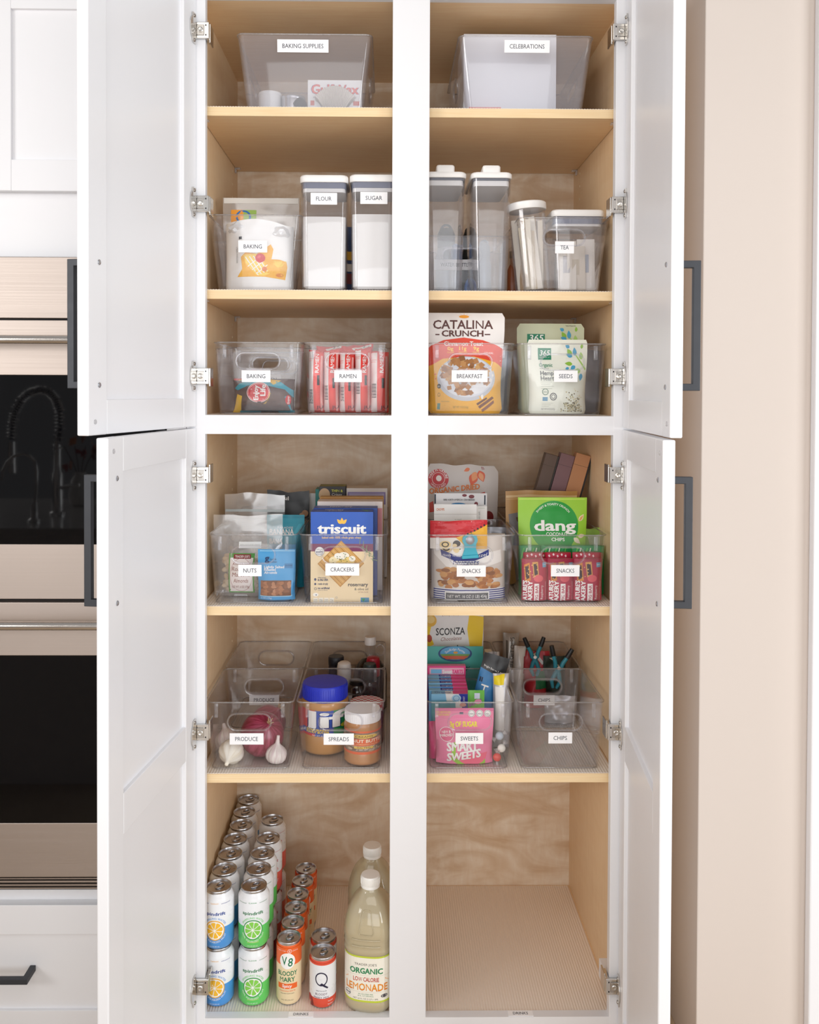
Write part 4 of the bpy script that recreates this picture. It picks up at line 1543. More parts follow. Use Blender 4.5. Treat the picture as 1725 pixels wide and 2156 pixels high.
pr = [('P', ye, [(497, 582), (508, 566), (505, 540), (515, 531), (541, 534), (571, 514), (577, 524), (572, 545), (590, 545), (604, 549), (606, 560), (601, 587), (560, 582)]),
      ('P', yl, [(511, 536), (545, 534), (570, 574), (556, 580), (540, 579), (514, 552)])]
for k in range(4):
    pr.append(('P', WHT, [(514 + k * 9, 541 - k), (516 + k * 9, 540 - k), (545 + k * 6.5, 579 - k * 3), (543 + k * 6.5, 579.5 - k * 3)]))
for k in range(3):
    pr.append(('P', WHT, [(520 + k * 10, 560 + k * 7), (546 + k * 9, 541 + k * 8), (547 + k * 9, 542.5 + k * 8), (521 + k * 10, 561.5 + k * 7)]))
pr += [('E', M('d8353f', .4), 548, 543, 11, 10), ('E', M('e8606a', .4), 545, 540, 4, 3.5), ('E', M('e4803a', .5), 558, 566, 6, 5), ('E', M('e2862a', .5), 590, 578, 8, 4), ('E', yl, 589, 555, 9, 6)]
for k in range(16):
    pr.append(('E', yl, 577 + rnd.random() * 26, 548 + rnd.random() * 16, 1.3, 1.3))
pr += [('V', GRYT, 'WESTERN FAMILY', 498, 519, 553, 4), ('R', M('2b2b33', .5), 501, 499, 508, 504)]
q = MB(); emit(q, GridSurf(fn, 22, 24), fr, pr, 0.0006, 0.00008, True); q.build('front_print', r)
# crushed film on top of the sugar bag
for cx, cy, wv, lab in ((506, 484, 46, 'left'), (590, 492, 44, 'right')):
    p = W(cx, cy, 0.10); m = MB()
    bm = bmesh.new(); bmesh.ops.create_icosphere(bm, subdivisions=3, radius=1)
    for v in bm.verts:
        n = noise.noise(v.co * 1.9 + Vector((cx, 0, 0))) + .6 * noise.noise(v.co * 4.3)
        v.co = Vector((v.co.x * wv * .5e-3, v.co.y * .025, v.co.z * .017)) * (1 + .32 * n)
    m.bm(bm, clear('crumpled_film_' + lab, (.95, .95, .95), .7, (.95, .94, .95), .1, .15, .5))
    o = m.build('film_tail', r, 40); o.matrix_parent_inverse = Matrix(); o.location = Vector((p.x, .095, p.z)) - r.location


# ---- lidded containers
def container(name, label, px0, px1, ytop, Y, depm, zb, wb=1.0, level=None, content=None, button=False, group=None, lid_t=15, gask=(12, 8), slim=False, card_=None, tilt=0.0, gm=None):
    k = (Y - CAM.y) / FPX
    c = W((px0 + px1) / 2, ytop, Y); w = (px1 - px0) * k; H = c.z - zb
    o = thing(name, label, 'food container', (c.x, Y + depm / 2, zb), (0, math.radians(tilt), 0), group)
    lt = lid_t * k; g0 = gask[0] * k; g1 = gask[1] * k
    R = 0.014
    def shell(rings, mat, cap0=True, cap1=True):
        vs = [v for r_ in rings for v in r_]; n = len(rings[0]); fs = []
        for j in range(len(rings) - 1):
            for i in range(n):
                a = j * n + i; b = j * n + (i + 1) % n; fs.append((a, b, b + n, a + n))
        if cap0: fs.append(tuple(reversed(range(n))))
        if cap1: fs.append(tuple((len(rings) - 1) * n + i for i in range(n)))
        return MB().add(vs, fs, mat)
    def rr(sx, d, z, r=R): return [(x, y, z) for x, y in rrect(sx, d, r)]
    zt = H - lt
    W0 = w * wb - 0.004; W1 = w - 0.004; D0 = depm * (wb * .5 + .5) - .004; D1 = depm - .004
    t = 0.0022
    rings = [rr(W0 - .01, D0 - .01, 0), rr(W0 - .002, D0 - .002, .0025), rr(W0, D0, .008), rr(W1, D1, zt), rr(W1 - 2 * t, D1 - 2 * t, zt, R - t), rr(W0 - 2 * t, D0 - 2 * t, .009, R - t), rr(W0 - .016, D0 - .016, .0045, R - .004)]
    shell(rings, GLASS).build('container_body', o, 40)
    lidm = M('f5f3f1', 0.35, name='white_lid_plastic')
    L = shell([rr(w - .002, depm - .002, zt + .0002), rr(w, depm, zt + .002), rr(w, depm, H - .003), rr(w - .004, depm - .004, H)], lidm).build('lid', o, 40)
    shell([rr(W1 - 2 * t - .001, D1 - 2 * t - .001, zt - g0, R - t), rr(W1 - 2 * t - .001, D1 - 2 * t - .001, zt, R - t)], gm or M('7d8296', 0.45, name='grey_gasket')).build('gasket', L, 40)
    shell([rr(W1 - 2 * t - .004, D1 - 2 * t - .004, zt - g0 - g1, R - t - .002), rr(W1 - 2 * t - .004, D1 - 2 * t - .004, zt - g0, R - t - .002)], lidm).build('lid_plug', L, 40)
    if button:
        shell([rr(w * .44, .05, H, .006), rr(w * .44, .05, H + .013, .006), rr(w * .40, .045, H + .016, .005)], lidm).build('push_button', L, 40, (0, -depm / 2 + .032, 0))
    if level is not None:
        zl = W((px0 + px1) / 2, level, Y).z - zb
        n = 16; ft = (zl) / zt
        wa = W0 - 2 * t - .0012; wb2 = W0 + (W1 - W0) * ft - 2 * t - .0012
        da = D0 - 2 * t - .0012; db2 = D0 + (D1 - D0) * ft - 2 * t - .0012
        r0 = rr(wb2, db2, zl, R - t)
        top = [(x, y, zl + .0022 * noise.noise(Vector((x * 90, y * 60, px0)))) for x, y, z in r0]
        cm = shell([rr(wa - .012, da - .012, .0048, R - .005), rr(wa, da, .010, R - t), top], content)
        cm.build('contents', o, 30)
    if card_:
        cx, cy, lw, lh, txt, tw, cap = card_
        p = W(cx, cy, Y - .001)
        card(o, p.x - c.x, p.z - zb, -depm / 2 + .0012, lw * k, lh * k, txt, tw * k, cap * k)
    return o


FL = M('f7f4f0', 0.8, spec=0.2, name='white_powder')
GP = 'tall lidded canisters'
container('flour_canister', 'tall clear canister of flour with white lid labelled FLOUR', 631, 733, 368, 0.048, 0.11, ZBIN[1], .95, 455, FL, card_=(682, 418, 55.5, 24.5, 'FLOUR', 32.4, 8.4), group=GP)
container('sugar_canister', 'tall clear canister of sugar with white lid labelled SUGAR', 736, 838, 367, 0.048, 0.11, ZBIN[1], .95, 450, FL, card_=(787.5, 416.5, 57, 25, 'SUGAR', 35, 8.4), group=GP)
gmd = M('6a6d78', .45)
container('slim_canister', 'tall slim empty clear canister with white lid, against the centre stile', 895, 983, 361, 0.05, 0.17, ZBIN[1], .86, button=True, group=GP, lid_t=12, gask=(5, 11), gm=gmd)
container('slim_canister', 'tall slim empty clear canister with white lid, nearer the TEA bin', 993, 1080, 362, 0.05, 0.17, ZBIN[1], .86, button=True, group=GP, lid_t=12, gask=(5, 11), gm=gmd)
# things behind the canisters
carton('blue_carton', 'dark blue and yellow carton glimpsed between the flour and sugar canisters', 'box', (700, 478, 770, 600), 0.30, 0.06, M('2d4270', .5), [('R', M('d9a92c', .5), 728, 530, 760, 548), ('R', M('e6e2dc', .5), 728, 556, 760, 572), ('R', M('7a2f33', .5), 728, 576, 760, 598)], zb=ZBIN[1])
for px, top, wv, mt, lab in ((940, 482, 44, M('2b3236', .35), 'dark water bottle cap in the WATER BOTTLES bin, left one'), (990, 486, 36, M('1d2428', .35), 'black water bottle between the two slim canisters'), (1020, 512, 30, M('b8c4d0', .35), 'pale grey water bottle behind the right slim canister'), (960, 520, 26, M('4c7fc0', .3), 'small blue water bottle in the WATER BOTTLES bin')):
    Y = 0.33 if px != 960 else 0.29
    p = W(px, top, Y); r = wv / 2 * (Y - CAM.y) / FPX; h = p.z - z1
    o = thing('water_bottle', lab, 'bottle', (p.x, Y, z1), (0, 0, 0), 'water bottles')
    MB().lathe([(r * .85, 0), (r, .004), (r, h * .62), (r * .8, h * .74)], M('b9c6d4', .3, .2) if px != 990 else mt, 24).build('bottle_body', o, 40)
    MB().lathe([(r * .82, h * .74), (r * .84, h * .76), (r * .84, h * .92), (r * .6, h)], mt, 24).build('cap', o, 40)
    MB().tube([(r * .5 * math.cos(a), 0, h * .98 + r * .5 * math.sin(a)) for a in [math.pi * i / 8 for i in range(9)]], .003, mt, 8).build('carry_loop', o, 60)
p = W(990, 572, 0.272); o = thing('blue_bottle', 'bright blue loop of a bottle lid low between the slim canisters', 'bottle lid', (p.x, .262, z1 + .0262))
MB().tube([(.011 * math.cos(a), -.004, .022 * math.sin(a)) for a in [2 * math.pi * i / 20 for i in range(20)]], .004, M('3f74bd', .3), 8, True).build('carry_loop', o, 60)
p = W(1086, 520, 0.19); o = thing('amber_bottle', 'amber orange bottle standing between the slim canister and the TEA bin', 'bottle', (p.x, .235, ZBIN[1]))
MB().lathe([(.011, 0), (.0125, .003), (.0125, .07), (.006, .085), (.006, .1)], M('a4572a', .25), 20).build('bottle_body', o, 40)
MB().lathe([(.007, .098), (.0075, .1), (.0075, .114), (.006, .115)], M('2a2624', .4), 20).build('cap', o, 40)

# ---- tea bin: round-lidded jar of tea sticks and a square canister of tea bags
k = (0.10 - CAM.y) / FPX
p = W(1125, 428, 0.10)
jar = thing('tea_jar', 'clear jar of paper tea sticks with tilted round white lid in the TEA bin', 'jar', (p.x, 0.105, z1), (0, math.radians(-5), 0))
r = 0.0395; h = p.z - z1
MB().lathe([(r * .8, 0), (r * .92, .003), (r * .95, .01), (r, h - .03), (r * .98, h - .014), (r * .94, h - .014), (r * .95, h - .03), (r * .9, .011), (r * .7, .0045)], GLASS, 36).build('jar_body', jar, 40)
MB().lathe([(r * 1.05, h - .016), (r * 1.08, h - .014), (r * 1.08, h - .002), (r * 1.02, h)], M('f5f3f1', .35), 40).build('lid', jar, 40)
tones = ['e8dcc4', 'd9c4a0', 'cbb082', 'efe6d6', 'b08e62', 'ded2bd', '9a7c58']
for i in range(44):
    a = i * 2.4; rr = r * (.25 + .55 * ((i * 7) % 10) / 10)
    w = .007 + .006 * rnd.random(); hh = (h - .02) * (.62 + .3 * rnd.random())
    m = MB().box(-w / 2, w / 2, -.0007, .0007, 0, hh, M(tones[i % 7], .7))
    m.build('tea_stick', jar, None, (rr * math.cos(a) * .9, rr * math.sin(a) * .9, .006), (rnd.uniform(-.07, .07), rnd.uniform(-.09, .09), rnd.uniform(-.9, .9)))
tc = container('tea_canister', 'square clear canister of tea bags with white lid in the TEA bin', 1163, 1276, 441, 0.085, 0.105, z1, .88, lid_t=14, gask=(15, 5))
for i in range(12):
    hh = .095 + rnd.random() * .022
    m = MB().box(-.0195, .0195, -.002, .002, 0, hh, M(['efe6d8', 'e6dac8', 'f2ece4', 'd8cfc6', 'ece0d0'][i % 5], .75), .0008)
    m.box(-.009, .006, -.0026, -.0021, hh * .35, hh * .7, M(['b9b2b0', 'cfc0a6', 'a8b0c0'][i % 3], .7))
    m.build('tea_bag', tc, None, (-.021 + .021 * (i % 3), -.037 + .018 * (i // 3) + .003 * (i % 3), .006), (rnd.uniform(-.06, .06), rnd.uniform(-.05, .05), rnd.uniform(-.25, .25)))

# ================================================================== deck above the middle rail
zd = ZD + FLR
# cereal pouch
red = M('e5482f', .4); yel = M('f4b62a', .4); brn = M('5a2f2a', .5)
pr = [('P', red, [(890, 735), (906, 727), (935, 715), (978, 709.5), (1020, 715), (1050, 725), (1072, 736), (1072, 800), (890, 800)]),
      ('P', yel, [(890, 770), (905, 768), (930, 755), (1000, 750), (1050, 762), (1072, 775), (1072, 871), (890, 871)]),
      ('T', brn, 'CATALINA', 912.5, 1042, 690.5, 17.5, {'b': .02}), ('T', brn, 'CRUNCH', 931, 1021, 707, 12.5, {'b': .03}), ('R', brn, 917, 702, 926, 704.5), ('R', brn, 1024, 701.5, 1036, 704),
      ('E', M('f5a21c', .4), 979, 665, 11, 3.4)]
for i in range(7):
    a = math.radians(15 + i * 25)
    pr.append(('P', M('f5a21c', .4), [(979 + 13 * math.cos(a) - 1, 667 - 7 * math.sin(a)), (979 + 13 * math.cos(a) + 1, 667 - 7 * math.sin(a)), (979 + 26 * math.cos(a), 667 - 9 * math.sin(a))]))
pr += [('T', WHT, 'Cinnamon Toast', 935, 1021, 727, 9, {'b': .02}), ('T', M('f8d23c', .4), '0g', 942, 955, 737, 7, {'b': .02}), ('T', M('f8d23c', .4), '11g', 968, 984, 736.5, 7.5, {'b': .02}), ('T', M('f8d23c', .4), '9g', 999, 1012, 736.5, 7.5, {'b': .02}),
       ('T', M('f8d23c', .4), 'SUGAR', 941, 956, 743, 3), ('T', M('f8d23c', .4), 'PROTEIN', 967, 985, 743, 3), ('T', M('f8d23c', .4), 'FIBER', 998, 1013, 743, 3), ('T', WHT, 'CEREAL', 1023, 1045, 744.5, 4),
       ('E', M('c9ced8', .35), 983, 797, 68, 47), ('E', M('dfe4ee', .35), 984, 794, 62, 42), ('P', M('eef1f6', .35), [(985, 800), (1005, 796), (1030, 800), (1036, 812), (1020, 826), (990, 832), (965, 826)])]
for i in range(120):
    a = rnd.random() * 6.28; q = math.sqrt(rnd.random())
    x = 980 + 56 * q * math.cos(a); y = 791 + 37 * q * math.sin(a)
    if (x - 1015) ** 2 / 28 ** 2 + (y - 819) ** 2 / 12 ** 2 < 1:
        continue
    s_ = 6.5 + rnd.random() * 2.5; th = rnd.random() * 1.6
    P4 = [(x + s_ * math.cos(th + j * math.pi / 2), y + s_ * .85 * math.sin(th + j * math.pi / 2)) for j in range(4)]
    pr.append(('P', M(['b98350', 'c9945c', 'a8723f', 'd3a66c', '98653a', 'c08a55'][i % 6], .6), P4))
pr += [('E', WHT, 1040, 800, 3, 4), ('E', WHT, 1020, 835, 3, 5), ('E', WHT, 1045, 790, 2.5, 3),
       ('P', M('7a4326', .5), [(1010, 855), (1044, 834), (1048, 838), (1014, 860)]), ('P', M('8d5233', .5), [(1018, 862), (1047, 842), (1048, 848), (1022, 867)]), ('P', M('6a3820', .5), [(1006, 849), (1030, 836), (1032, 839), (1009, 853)]),
       ('E', M('2f2a22', .5), 919, 813, 4.4, 5), ('T', WHT, 'KETO', 916, 922, 815, 2.6), ('O', M('6b5320', .5), 919, 831, 3, 4, .25), ('R', M('4f8a80', .5), 917, 849, 923.5, 862),
       ('T', M('7a6426', .5), 'NET WT. 9 OZ (255g)', 953, 988, 859, 4.4), ('T', M('7a6426', .5), 'keto friendly', 925, 944, 846, 2.2)]
bag('cereal_pouch', 'white, red and yellow cinnamon cereal pouch standing in the BREAKFAST bin', 'cereal bag', (897, 657, 1067, 870), 0.062, 0.055, M('f1efee', .42), pr, zb=zd, nar=.10, seed=1.2, nu=18, nv=22, cornr=.006)
bag('silver_pouch', 'grey silver pouch leaning behind the cereal in the BREAKFAST bin', 'food pouch', (955, 738, 1074, 870), 0.15, 0.045, M('8f949c', .3, .5), zb=zd, seed=3.3, amp=.004)


# seed pouches
def leaf(c, x, y, l, wv, ang):
    a = math.radians(ang); P = []
    for t in (0, .25, .5, .75, 1, .75, .5, .25):
        pass
    up = [(0, 0), (.08, .2), (.2, .38), (.35, .48), (.52, .46), (.7, .34), (.86, .17), (1, 0), (.86, -.17), (.7, -.34), (.52, -.46), (.35, -.48), (.2, -.38), (.08, -.2)]
    for u, v in up:
        X = u * l; Yv = v * wv
        P.append((x + X * math.cos(a) - Yv * math.sin(a), y - (X * math.sin(a) + Yv * math.cos(a))))
    return ('P', c, P)


lg = M('8fbf3f', .45); lg2 = M('a9cf72', .45); lb = M('4aa3cc', .45); dg = M('12805c', .45)


def leaves(ox, oy):
    return [('P', lg2, [(ox - 22, oy - 32), (ox - 20, oy - 33), (ox + 3, oy - 2), (ox, oy + 1)]), leaf(lg, ox - 30, oy - 30, 17, 10, 120), leaf(lb, ox - 22, oy - 30, 18, 9, 95), leaf(lb, ox - 28, oy - 28, 14, 9, 160), leaf(lb, ox - 34, oy - 47, 10, 8, 150),
            leaf(lg, ox - 8, oy - 45, 11, 6, 80), leaf(lg2, ox - 8, oy - 22, 16, 9, 95), leaf(lg, ox - 28, oy - 12, 17, 9, 175), leaf(lb, ox - 22, oy - 8, 13, 9, 215), leaf(lb, ox - 36, oy - 4, 9, 6, 200), leaf(lg2, ox - 10, oy + 2, 15, 11, 185), leaf(lb, ox - 8, oy + 8, 16, 9, 260)]


sd = [('R', dg, 1136, 732, 1164.5, 757), ('T', WHT, '365', 1139.5, 1161, 748, 11, {'s': .15, 'b': .01}), ('T', WHT, 'WHOLE FOODS MARKET', 1139, 1161, 752.5, 2),
      ('T', dg, 'Organic', 1137, 1166, 772, 7.5, {'b': .01}), ('T', GRYT, 'NUTS & SEEDS', 1138, 1158, 777.5, 3), ('T', M('4a4f4c', .5), 'Hemp', 1138.5, 1167, 790, 9, {'b': .03}), ('T', M('4a4f4c', .5), 'Hearts', 1138.5, 1172, 801, 9, {'b': .02}),
      ('O', M('5f7d68', .5), 1147, 825, 7, 7, .22), ('T', M('5f7d68', .5), 'USDA', 1142.5, 1151.5, 827, 3.4), ('R', M('5c93b4', .5), 1141, 836, 1152, 844), ('O', M('55585a', .5), 1164.5, 835, 8, 8, .25), ('O', M('55585a', .5), 1164.5, 835, 4.5, 4.5, .3),
      ('T', GRYT, 'NET WT 8 OZ (227g)', 1140, 1170, 863, 4)]
for k in range(5):
    sd.append(('R', M('c4c8bb', .6), 1138, 797 + k * 4.6 + 2, 1166 - (k % 3) * 4, 798.2 + k * 4.6 + 2))
for k in range(3):
    sd.append(('R', M('c4c8bb', .6), 1140, 848 + k * 3.4, 1164 - k * 4, 849 + k * 3.4))
sd += leaves(1238, 778)
for i in range(170):
    x = 1211 + rnd.gauss(0, 12); y = 866 - abs(rnd.gauss(0, 17))
    if 1182 < x < 1233 and y > 816:
        sd.append(('E', M(['d8cfae', '8b8468', 'c6bd96', 'b3ab80', 'e6dfc4', '6f6a54'][i % 6], .6), x, y, 1.2 + rnd.random(), 1 + rnd.random() * .6))
sd = [(s_[0], s_[1]) + tuple(s_[2:]) for s_ in sd]
bag('seed_pouch', 'pale hemp seed pouch with blue and green leaves, front one in the SEEDS bin', 'food pouch', (1114, 714, 1243, 871), 0.062, 0.05, M('e9ecdf', .45), sd, zb=zd, nar=.07, seed=4.1, nu=16, nv=20, cornr=.003)
sb = [('R', dg, 1113, 702, 1151, 735), ('T', WHT, '365', 1117, 1147, 717, 13, {'s': .15, 'b': .01})] + leaves(1226, 742) + [('T', INK, 'keep refrigerated', 1198, 1220, 685.5, 2.6)]
bag('seed_pouch', 'sage green seed pouch with a green 365 square, rear one in the SEEDS bin', 'food pouch', (1091, 680, 1236, 871), 0.125, 0.05, M('cfd5b8', .45), sb, zb=zd, nar=.06, seed=6.4, nu=16, nv=20, cornr=.007)
bag('silver_pouch', 'dark silver pouch at the right behind the seed pouches', 'food pouch', (1180, 735, 1274, 871), 0.19, 0.04, M('8a868c', .35, .4), zb=zd, seed=8.8, amp=.003)

# chocolate chips bag
tq = M('27a0b8', .4); cb = M('5b4440', .45); yb = M('f2c52e', .4); rd = M('d8363f', .4)
pr = [('P', tq, [(487, 818), (500, 806), (545, 800), (590, 806), (618, 822), (618, 838), (600, 820), (560, 812), (520, 812), (495, 822)]), ('P', yb, [(484, 871), (494, 830), (506, 834), (502, 868)]), ('P', yb, [(556, 800), (590, 803), (575, 811)]),
      ('P', tq, [(600, 835), (607, 832), (612, 862), (618, 868), (612, 871)]), ('R', tq, 500, 864.5, 618, 871), ('R', M('2c2b30', .4), 545, 865, 583, 870.5), ('E', WHT, 543.5, 826.5, 26, 20.5), ('E', rd, 543.5, 826.5, 25, 19.5), ('O', WHT, 543.5, 826.5, 23.4, 18, .03),
      ('V', WHT, 'Enjoy', 543, 812, 842, 10, {'b': .03}), ('V', WHT, 'Life', 559, 811, 833, 11, {'b': .03}), ('A', yb, 'eat freely', 540, 826, 30, 4, 330, 60, -1), ('E', rd, 607, 842, 6, 10), ('V', WHT, 'Enjoy', 609, 834, 850, 4, {'b': .02})]
for k in range(8):
    pr.append(('R', M('4a3532', .45), 508 + k * 11, 845 + (k % 3) * 5, 516 + k * 11, 848 + (k % 3) * 5))
bag('chocolate_chip_bag', 'brown and teal chocolate chip bag with a red round logo in the BAKING bin', 'snack bag', (484, 799, 618, 871), 0.075, 0.075, cb, pr, zb=zd, style='pillow', seed=9.2, amp=.005, nu=20, nv=16, top=.08)
bag('crumpled_wrapper', 'red and yellow wrapper end sticking up behind the chocolate chip bag', 'snack bag', (490, 797, 560, 850), 0.15, 0.03, M('d9504c', .4), [('P', yb, [(500, 800), (560, 798), (560, 830), (520, 825)])], zb=zd, style='pillow', seed=1.9, amp=.006)

# ramen packs standing on edge
RR = M('ee4b45', .38); RW = M('f2e9e8', .4); BK = M('2a2a2e', .4)
xs_ = [(647, 680), (679, 713), (713, 746), (746, 781), (779, 819)]
for i, (a, b) in enumerate(xs_):
    wv = b - a
    yt = [736, 734, 741, 731, 739][i]
    pr = [('R', RW, a + 1, yt + 4, a + wv * .38, 868), ('R', M('f6b7b2', .4), b - wv * .2, yt + 10, b - wv * .08, 866)]
    yb0 = [820, 812, 815, 800, 808][i]
    for q in range(13):
        pr.append(('R', BK, a + 4, yb0 + q * 2.3, a + wv * .34, yb0 + q * 2.3 + (1.0 if q % 3 else 1.5)))
    pr += [('R', BK, a + wv * .62, 790 + (i % 3) * 6, a + wv * .76, 811 + (i % 3) * 6), ('T', RR, 'nutrition', a + 2, a + wv * .34, yt + 20, 2.2), ('T', RR, 'facts', a + 2, a + wv * .3, yt + 24, 2.2), ('V', WHT, 'RAMEN', b - wv * .3, 745, 785, 7, {'b': .02}), ('T', BK, 'JU', b - wv * .45, b - 2, 860, 6)]
    bag('ramen_pack', 'red and white ramen pack on edge, %s in the RAMEN bin' % ['first from the left', 'second from the left', 'third from the left', 'fourth from the left', 'rightmost'][i], 'noodle pack', (a, yt, b, 870), 0.062, 0.085, RR, pr, zb=zd,
        style='pillow', seed=i * 2.3 + 1, amp=.004, nu=10, nv=18, group='ramen packs', nar=.0, top=.03)
for i, (a, b) in enumerate(((664, 722), (720, 786))):
    bag('ramen_pack', ['red ramen pack lying behind the standing packs, left one', 'red ramen pack with a white tip behind the standing packs, right one'][i], 'noodle pack', (a, 727 - 2 * i, b, 870), 0.16, 0.05, RR, [('P', WHT, [(a + 20, 733), (b - 4, 726), (b - 4, 731), (a + 24, 738)]), ('T', BK, '2.5', b - 22, b - 8, 732, 5)], zb=zd, style='pillow', seed=i + 12, amp=.004, group='ramen packs', top=.03)


# ================================================================== nuts, crackers and snacks shelf
z2 = ZBIN[2] + FLR
YI = 0.060                       # just inside the front wall of a bin


def nut_pile(parent, name, w, h, y0, y1, zc, n, mats, size=(.0052, .0042, .009), seed=1, dense=1.0):
    rg = random.Random(seed); m = MB()
    for i in range(n):
        x = rg.uniform(-w / 2, w / 2); z = zc + h * rg.random(); y = rg.uniform(y0, y1)
        k = .8 + .4 * rg.random()
        R3 = Matrix.Rotation(rg.uniform(0, 3.1), 3, 'Y') @ Matrix.Rotation(rg.uniform(-.7, .7), 3, 'X')
        ellips(m, (x, y, z), (size[0] * k, size[1] * k, size[2] * k), mats[i % len(mats)], 8, 6, R3)
    return stuff_part(parent, name, m, 70)


# clear bag of marcona almonds
fr = (444, 1087, 592, 1276)
gl = M('4f9a44', .45); bro = M('8f4a3c', .5); pk = M('f1e8e6', .5)
pr = [('R', gl, 480, 1167, 536, 1249), ('R', pk, 482.5, 1176, 533, 1246.5), ('O', M('c59aa0', .5), 508, 1211, 25, 35, .03), ('R', M('8a2f34', .5), 490, 1169, 528, 1178), ('T', WHT, "TRADER JOE'S", 493, 525, 1176, 4.6),
      ('T', bro, 'Roasted & Salted', 490, 527, 1190, 4), ('T', bro, 'Roasted', 487, 524, 1202, 8.2, {'s': .12}), ('T', bro, 'Marcona', 488, 527, 1213.5, 8.2, {'s': .12}), ('T', bro, 'Almonds', 491, 523, 1226, 8.2, {'s': .12}), ('T', bro, 'NET WT. 6 OZ (170g)', 487.5, 525, 1238, 5),
      ('R', M('eef0f2', .5), 491, 1254, 519, 1266)]
for k in range(11):
    pr.append(('R', M('56525e', .5), 492 + k * 2.4, 1255, 493.2 + k * 2.4, 1265))
pr += [('R', M('dfe3e4', .4), 500, 1144, 548, 1157), ('T', GRYT, 'REFRIGERATE AFTER OPENING', 503, 546, 1152, 3)]
r, fn, fr2, w, h = bag('almond_bag', 'clear zip bag of pale marcona almonds with a green-edged label in the NUTS bin', 'nut bag', fr, YI + .032, .06, FILM, pr, zb=z2, seed=2.6, amp=.0035, style='stand', nar=.04, top=.03)
nut_pile(r, 'almonds', w * .70, h * .42, -.013, .014, h * .05, 150, [M('e3c79c', .5), M('d8b684', .5), M('ecd6b2', .5)], (.0058, .0045, .0085), 4)
# blue almond bag
blu = M('4ba3dc', .4); dbl = M('1f3f6e', .5)
alm = [M('9c6444', .55), M('ad7450', .55), M('8a5638', .55), M('b98260', .55)]
pr = [('T', dbl, 'g', 556, 565, 1184, 13, {'b': .05}), ('T', dbl, 'Good &', 566, 580, 1182, 4), ('T', dbl, 'Gather', 566, 582, 1187.5, 4), ('T', WHT, 'Lightly Salted', 554.5, 597, 1199, 5.2, {'b': .02}), ('T', WHT, 'Roasted', 554.5, 579, 1204.5, 5, {'b': .02}), ('T', WHT, 'Almonds', 554.5, 582, 1210.5, 5, {'b': .02}),
      ('R', M('3a86bd', .4), 598, 1189, 615, 1199), ('T', dbl, '20% MORE', 599, 614, 1195, 3), ('R', M('8fc9ec', .4), 545, 1161, 620, 1163.5), ('R', M('a8d4ee', .4), 546, 1254, 615, 1257), ('T', WHT, '6 OZ (170g)', 548, 572, 1261.5, 3),
      ('R', M('7a4e36', .5), 547.5, 1224, 613, 1255)]
rg = random.Random(3)
for i in range(30):
    x = 551 + (i % 8) * 8.4 + rg.uniform(-2, 2); y = 1229 + (i // 8) * 7 + rg.uniform(-2, 2); a = rg.uniform(0, 3.1)
    if x < 611:
        P = [(x + 7 * math.cos(t) * math.cos(a) - 3.8 * math.sin(t) * math.sin(a), y + 5.5 * math.cos(t) * math.sin(a) * .8 + 3.6 * math.sin(t) * math.cos(a)) for t in [6.283 * j / 10 for j in range(10)]]
        P = [(min(max(px, 547.5), 613), min(max(py, 1224), 1255)) for px, py in P]
        pr.append(('P', alm[i % 4], P))
bag('almond_bag', 'blue bag of lightly salted roasted almonds in front in the NUTS bin', 'nut bag', (541, 1159, 621, 1276), YI, .03, blu, pr, zb=z2, seed=7.7, amp=.002, style='low', nar=.03)
bag('almond_bag', 'second blue bag hidden behind the blue almond bag', 'nut bag', (566, 1148, 622, 1276), YI + .096, .02, M('5aaee0', .4), zb=z2, seed=1.7, amp=.002, style='low')
pr = [('T', WHT, 'PARADISE', 583, 616, 1115, 4), ('T', WHT, 'BANANA', 566, 618, 1128, 12, {'b': .04}), ('T', WHT, 'BANA', 566, 594, 1146, 10, {'b': .04}), ('P', M('3fb6cc', .4), [(618, 1122), (628, 1105), (635, 1104), (633, 1140), (622, 1146)]), ('R', M('1c8fa8', .4), 566, 1088, 639, 1093)]
bag('banana_chip_bag', 'teal bag with white capital letters in the NUTS bin', 'snack bag', (560, 1086, 640, 1276), YI + .118, .03, M('2aa0b8', .4), pr, zb=z2, seed=3.9, amp=.002, nar=.03)
r, fn, _, w, h = bag('clear_zip_bag', 'crinkled clear zip bag with grey contents behind the almonds', 'nut bag', (470, 1044, 598, 1276), YI + .150, .04, FILM, [('R', M('bfc9cc', .3), 471, 1075, 597, 1080)], zb=z2, seed=5.1, amp=.006, top=.04)
nut_pile(r, 'nuts', w * .75, h * .5, -.012, .012, h * .05, 90, [M('b9a38c', .6), M('a08a74', .6)], (.006, .005, .009), 9)
bag('black_snack_bag', 'tall black snack bag at the back of the nuts row', 'snack bag', (560, 1034, 650, 1270), YI + .225, .04, M('17171a', .35), [('T', WHT, 'ul', 597, 606, 1052, 9, {'b': .02}), ('E', M('b98f6c', .5), 641, 1083, 7, 7), ('E', M('c9a482', .5), 634, 1086, 5, 4)], zb=z2, seed=2.2, amp=.003, top=.05)
bag('white_snack_bag', 'pale grey bag beside the tall black snack bag', 'snack bag', (628, 1040, 665, 1270), YI + .25, .03, M('d3d2d0', .35), zb=z2, seed=4.2, amp=.003)

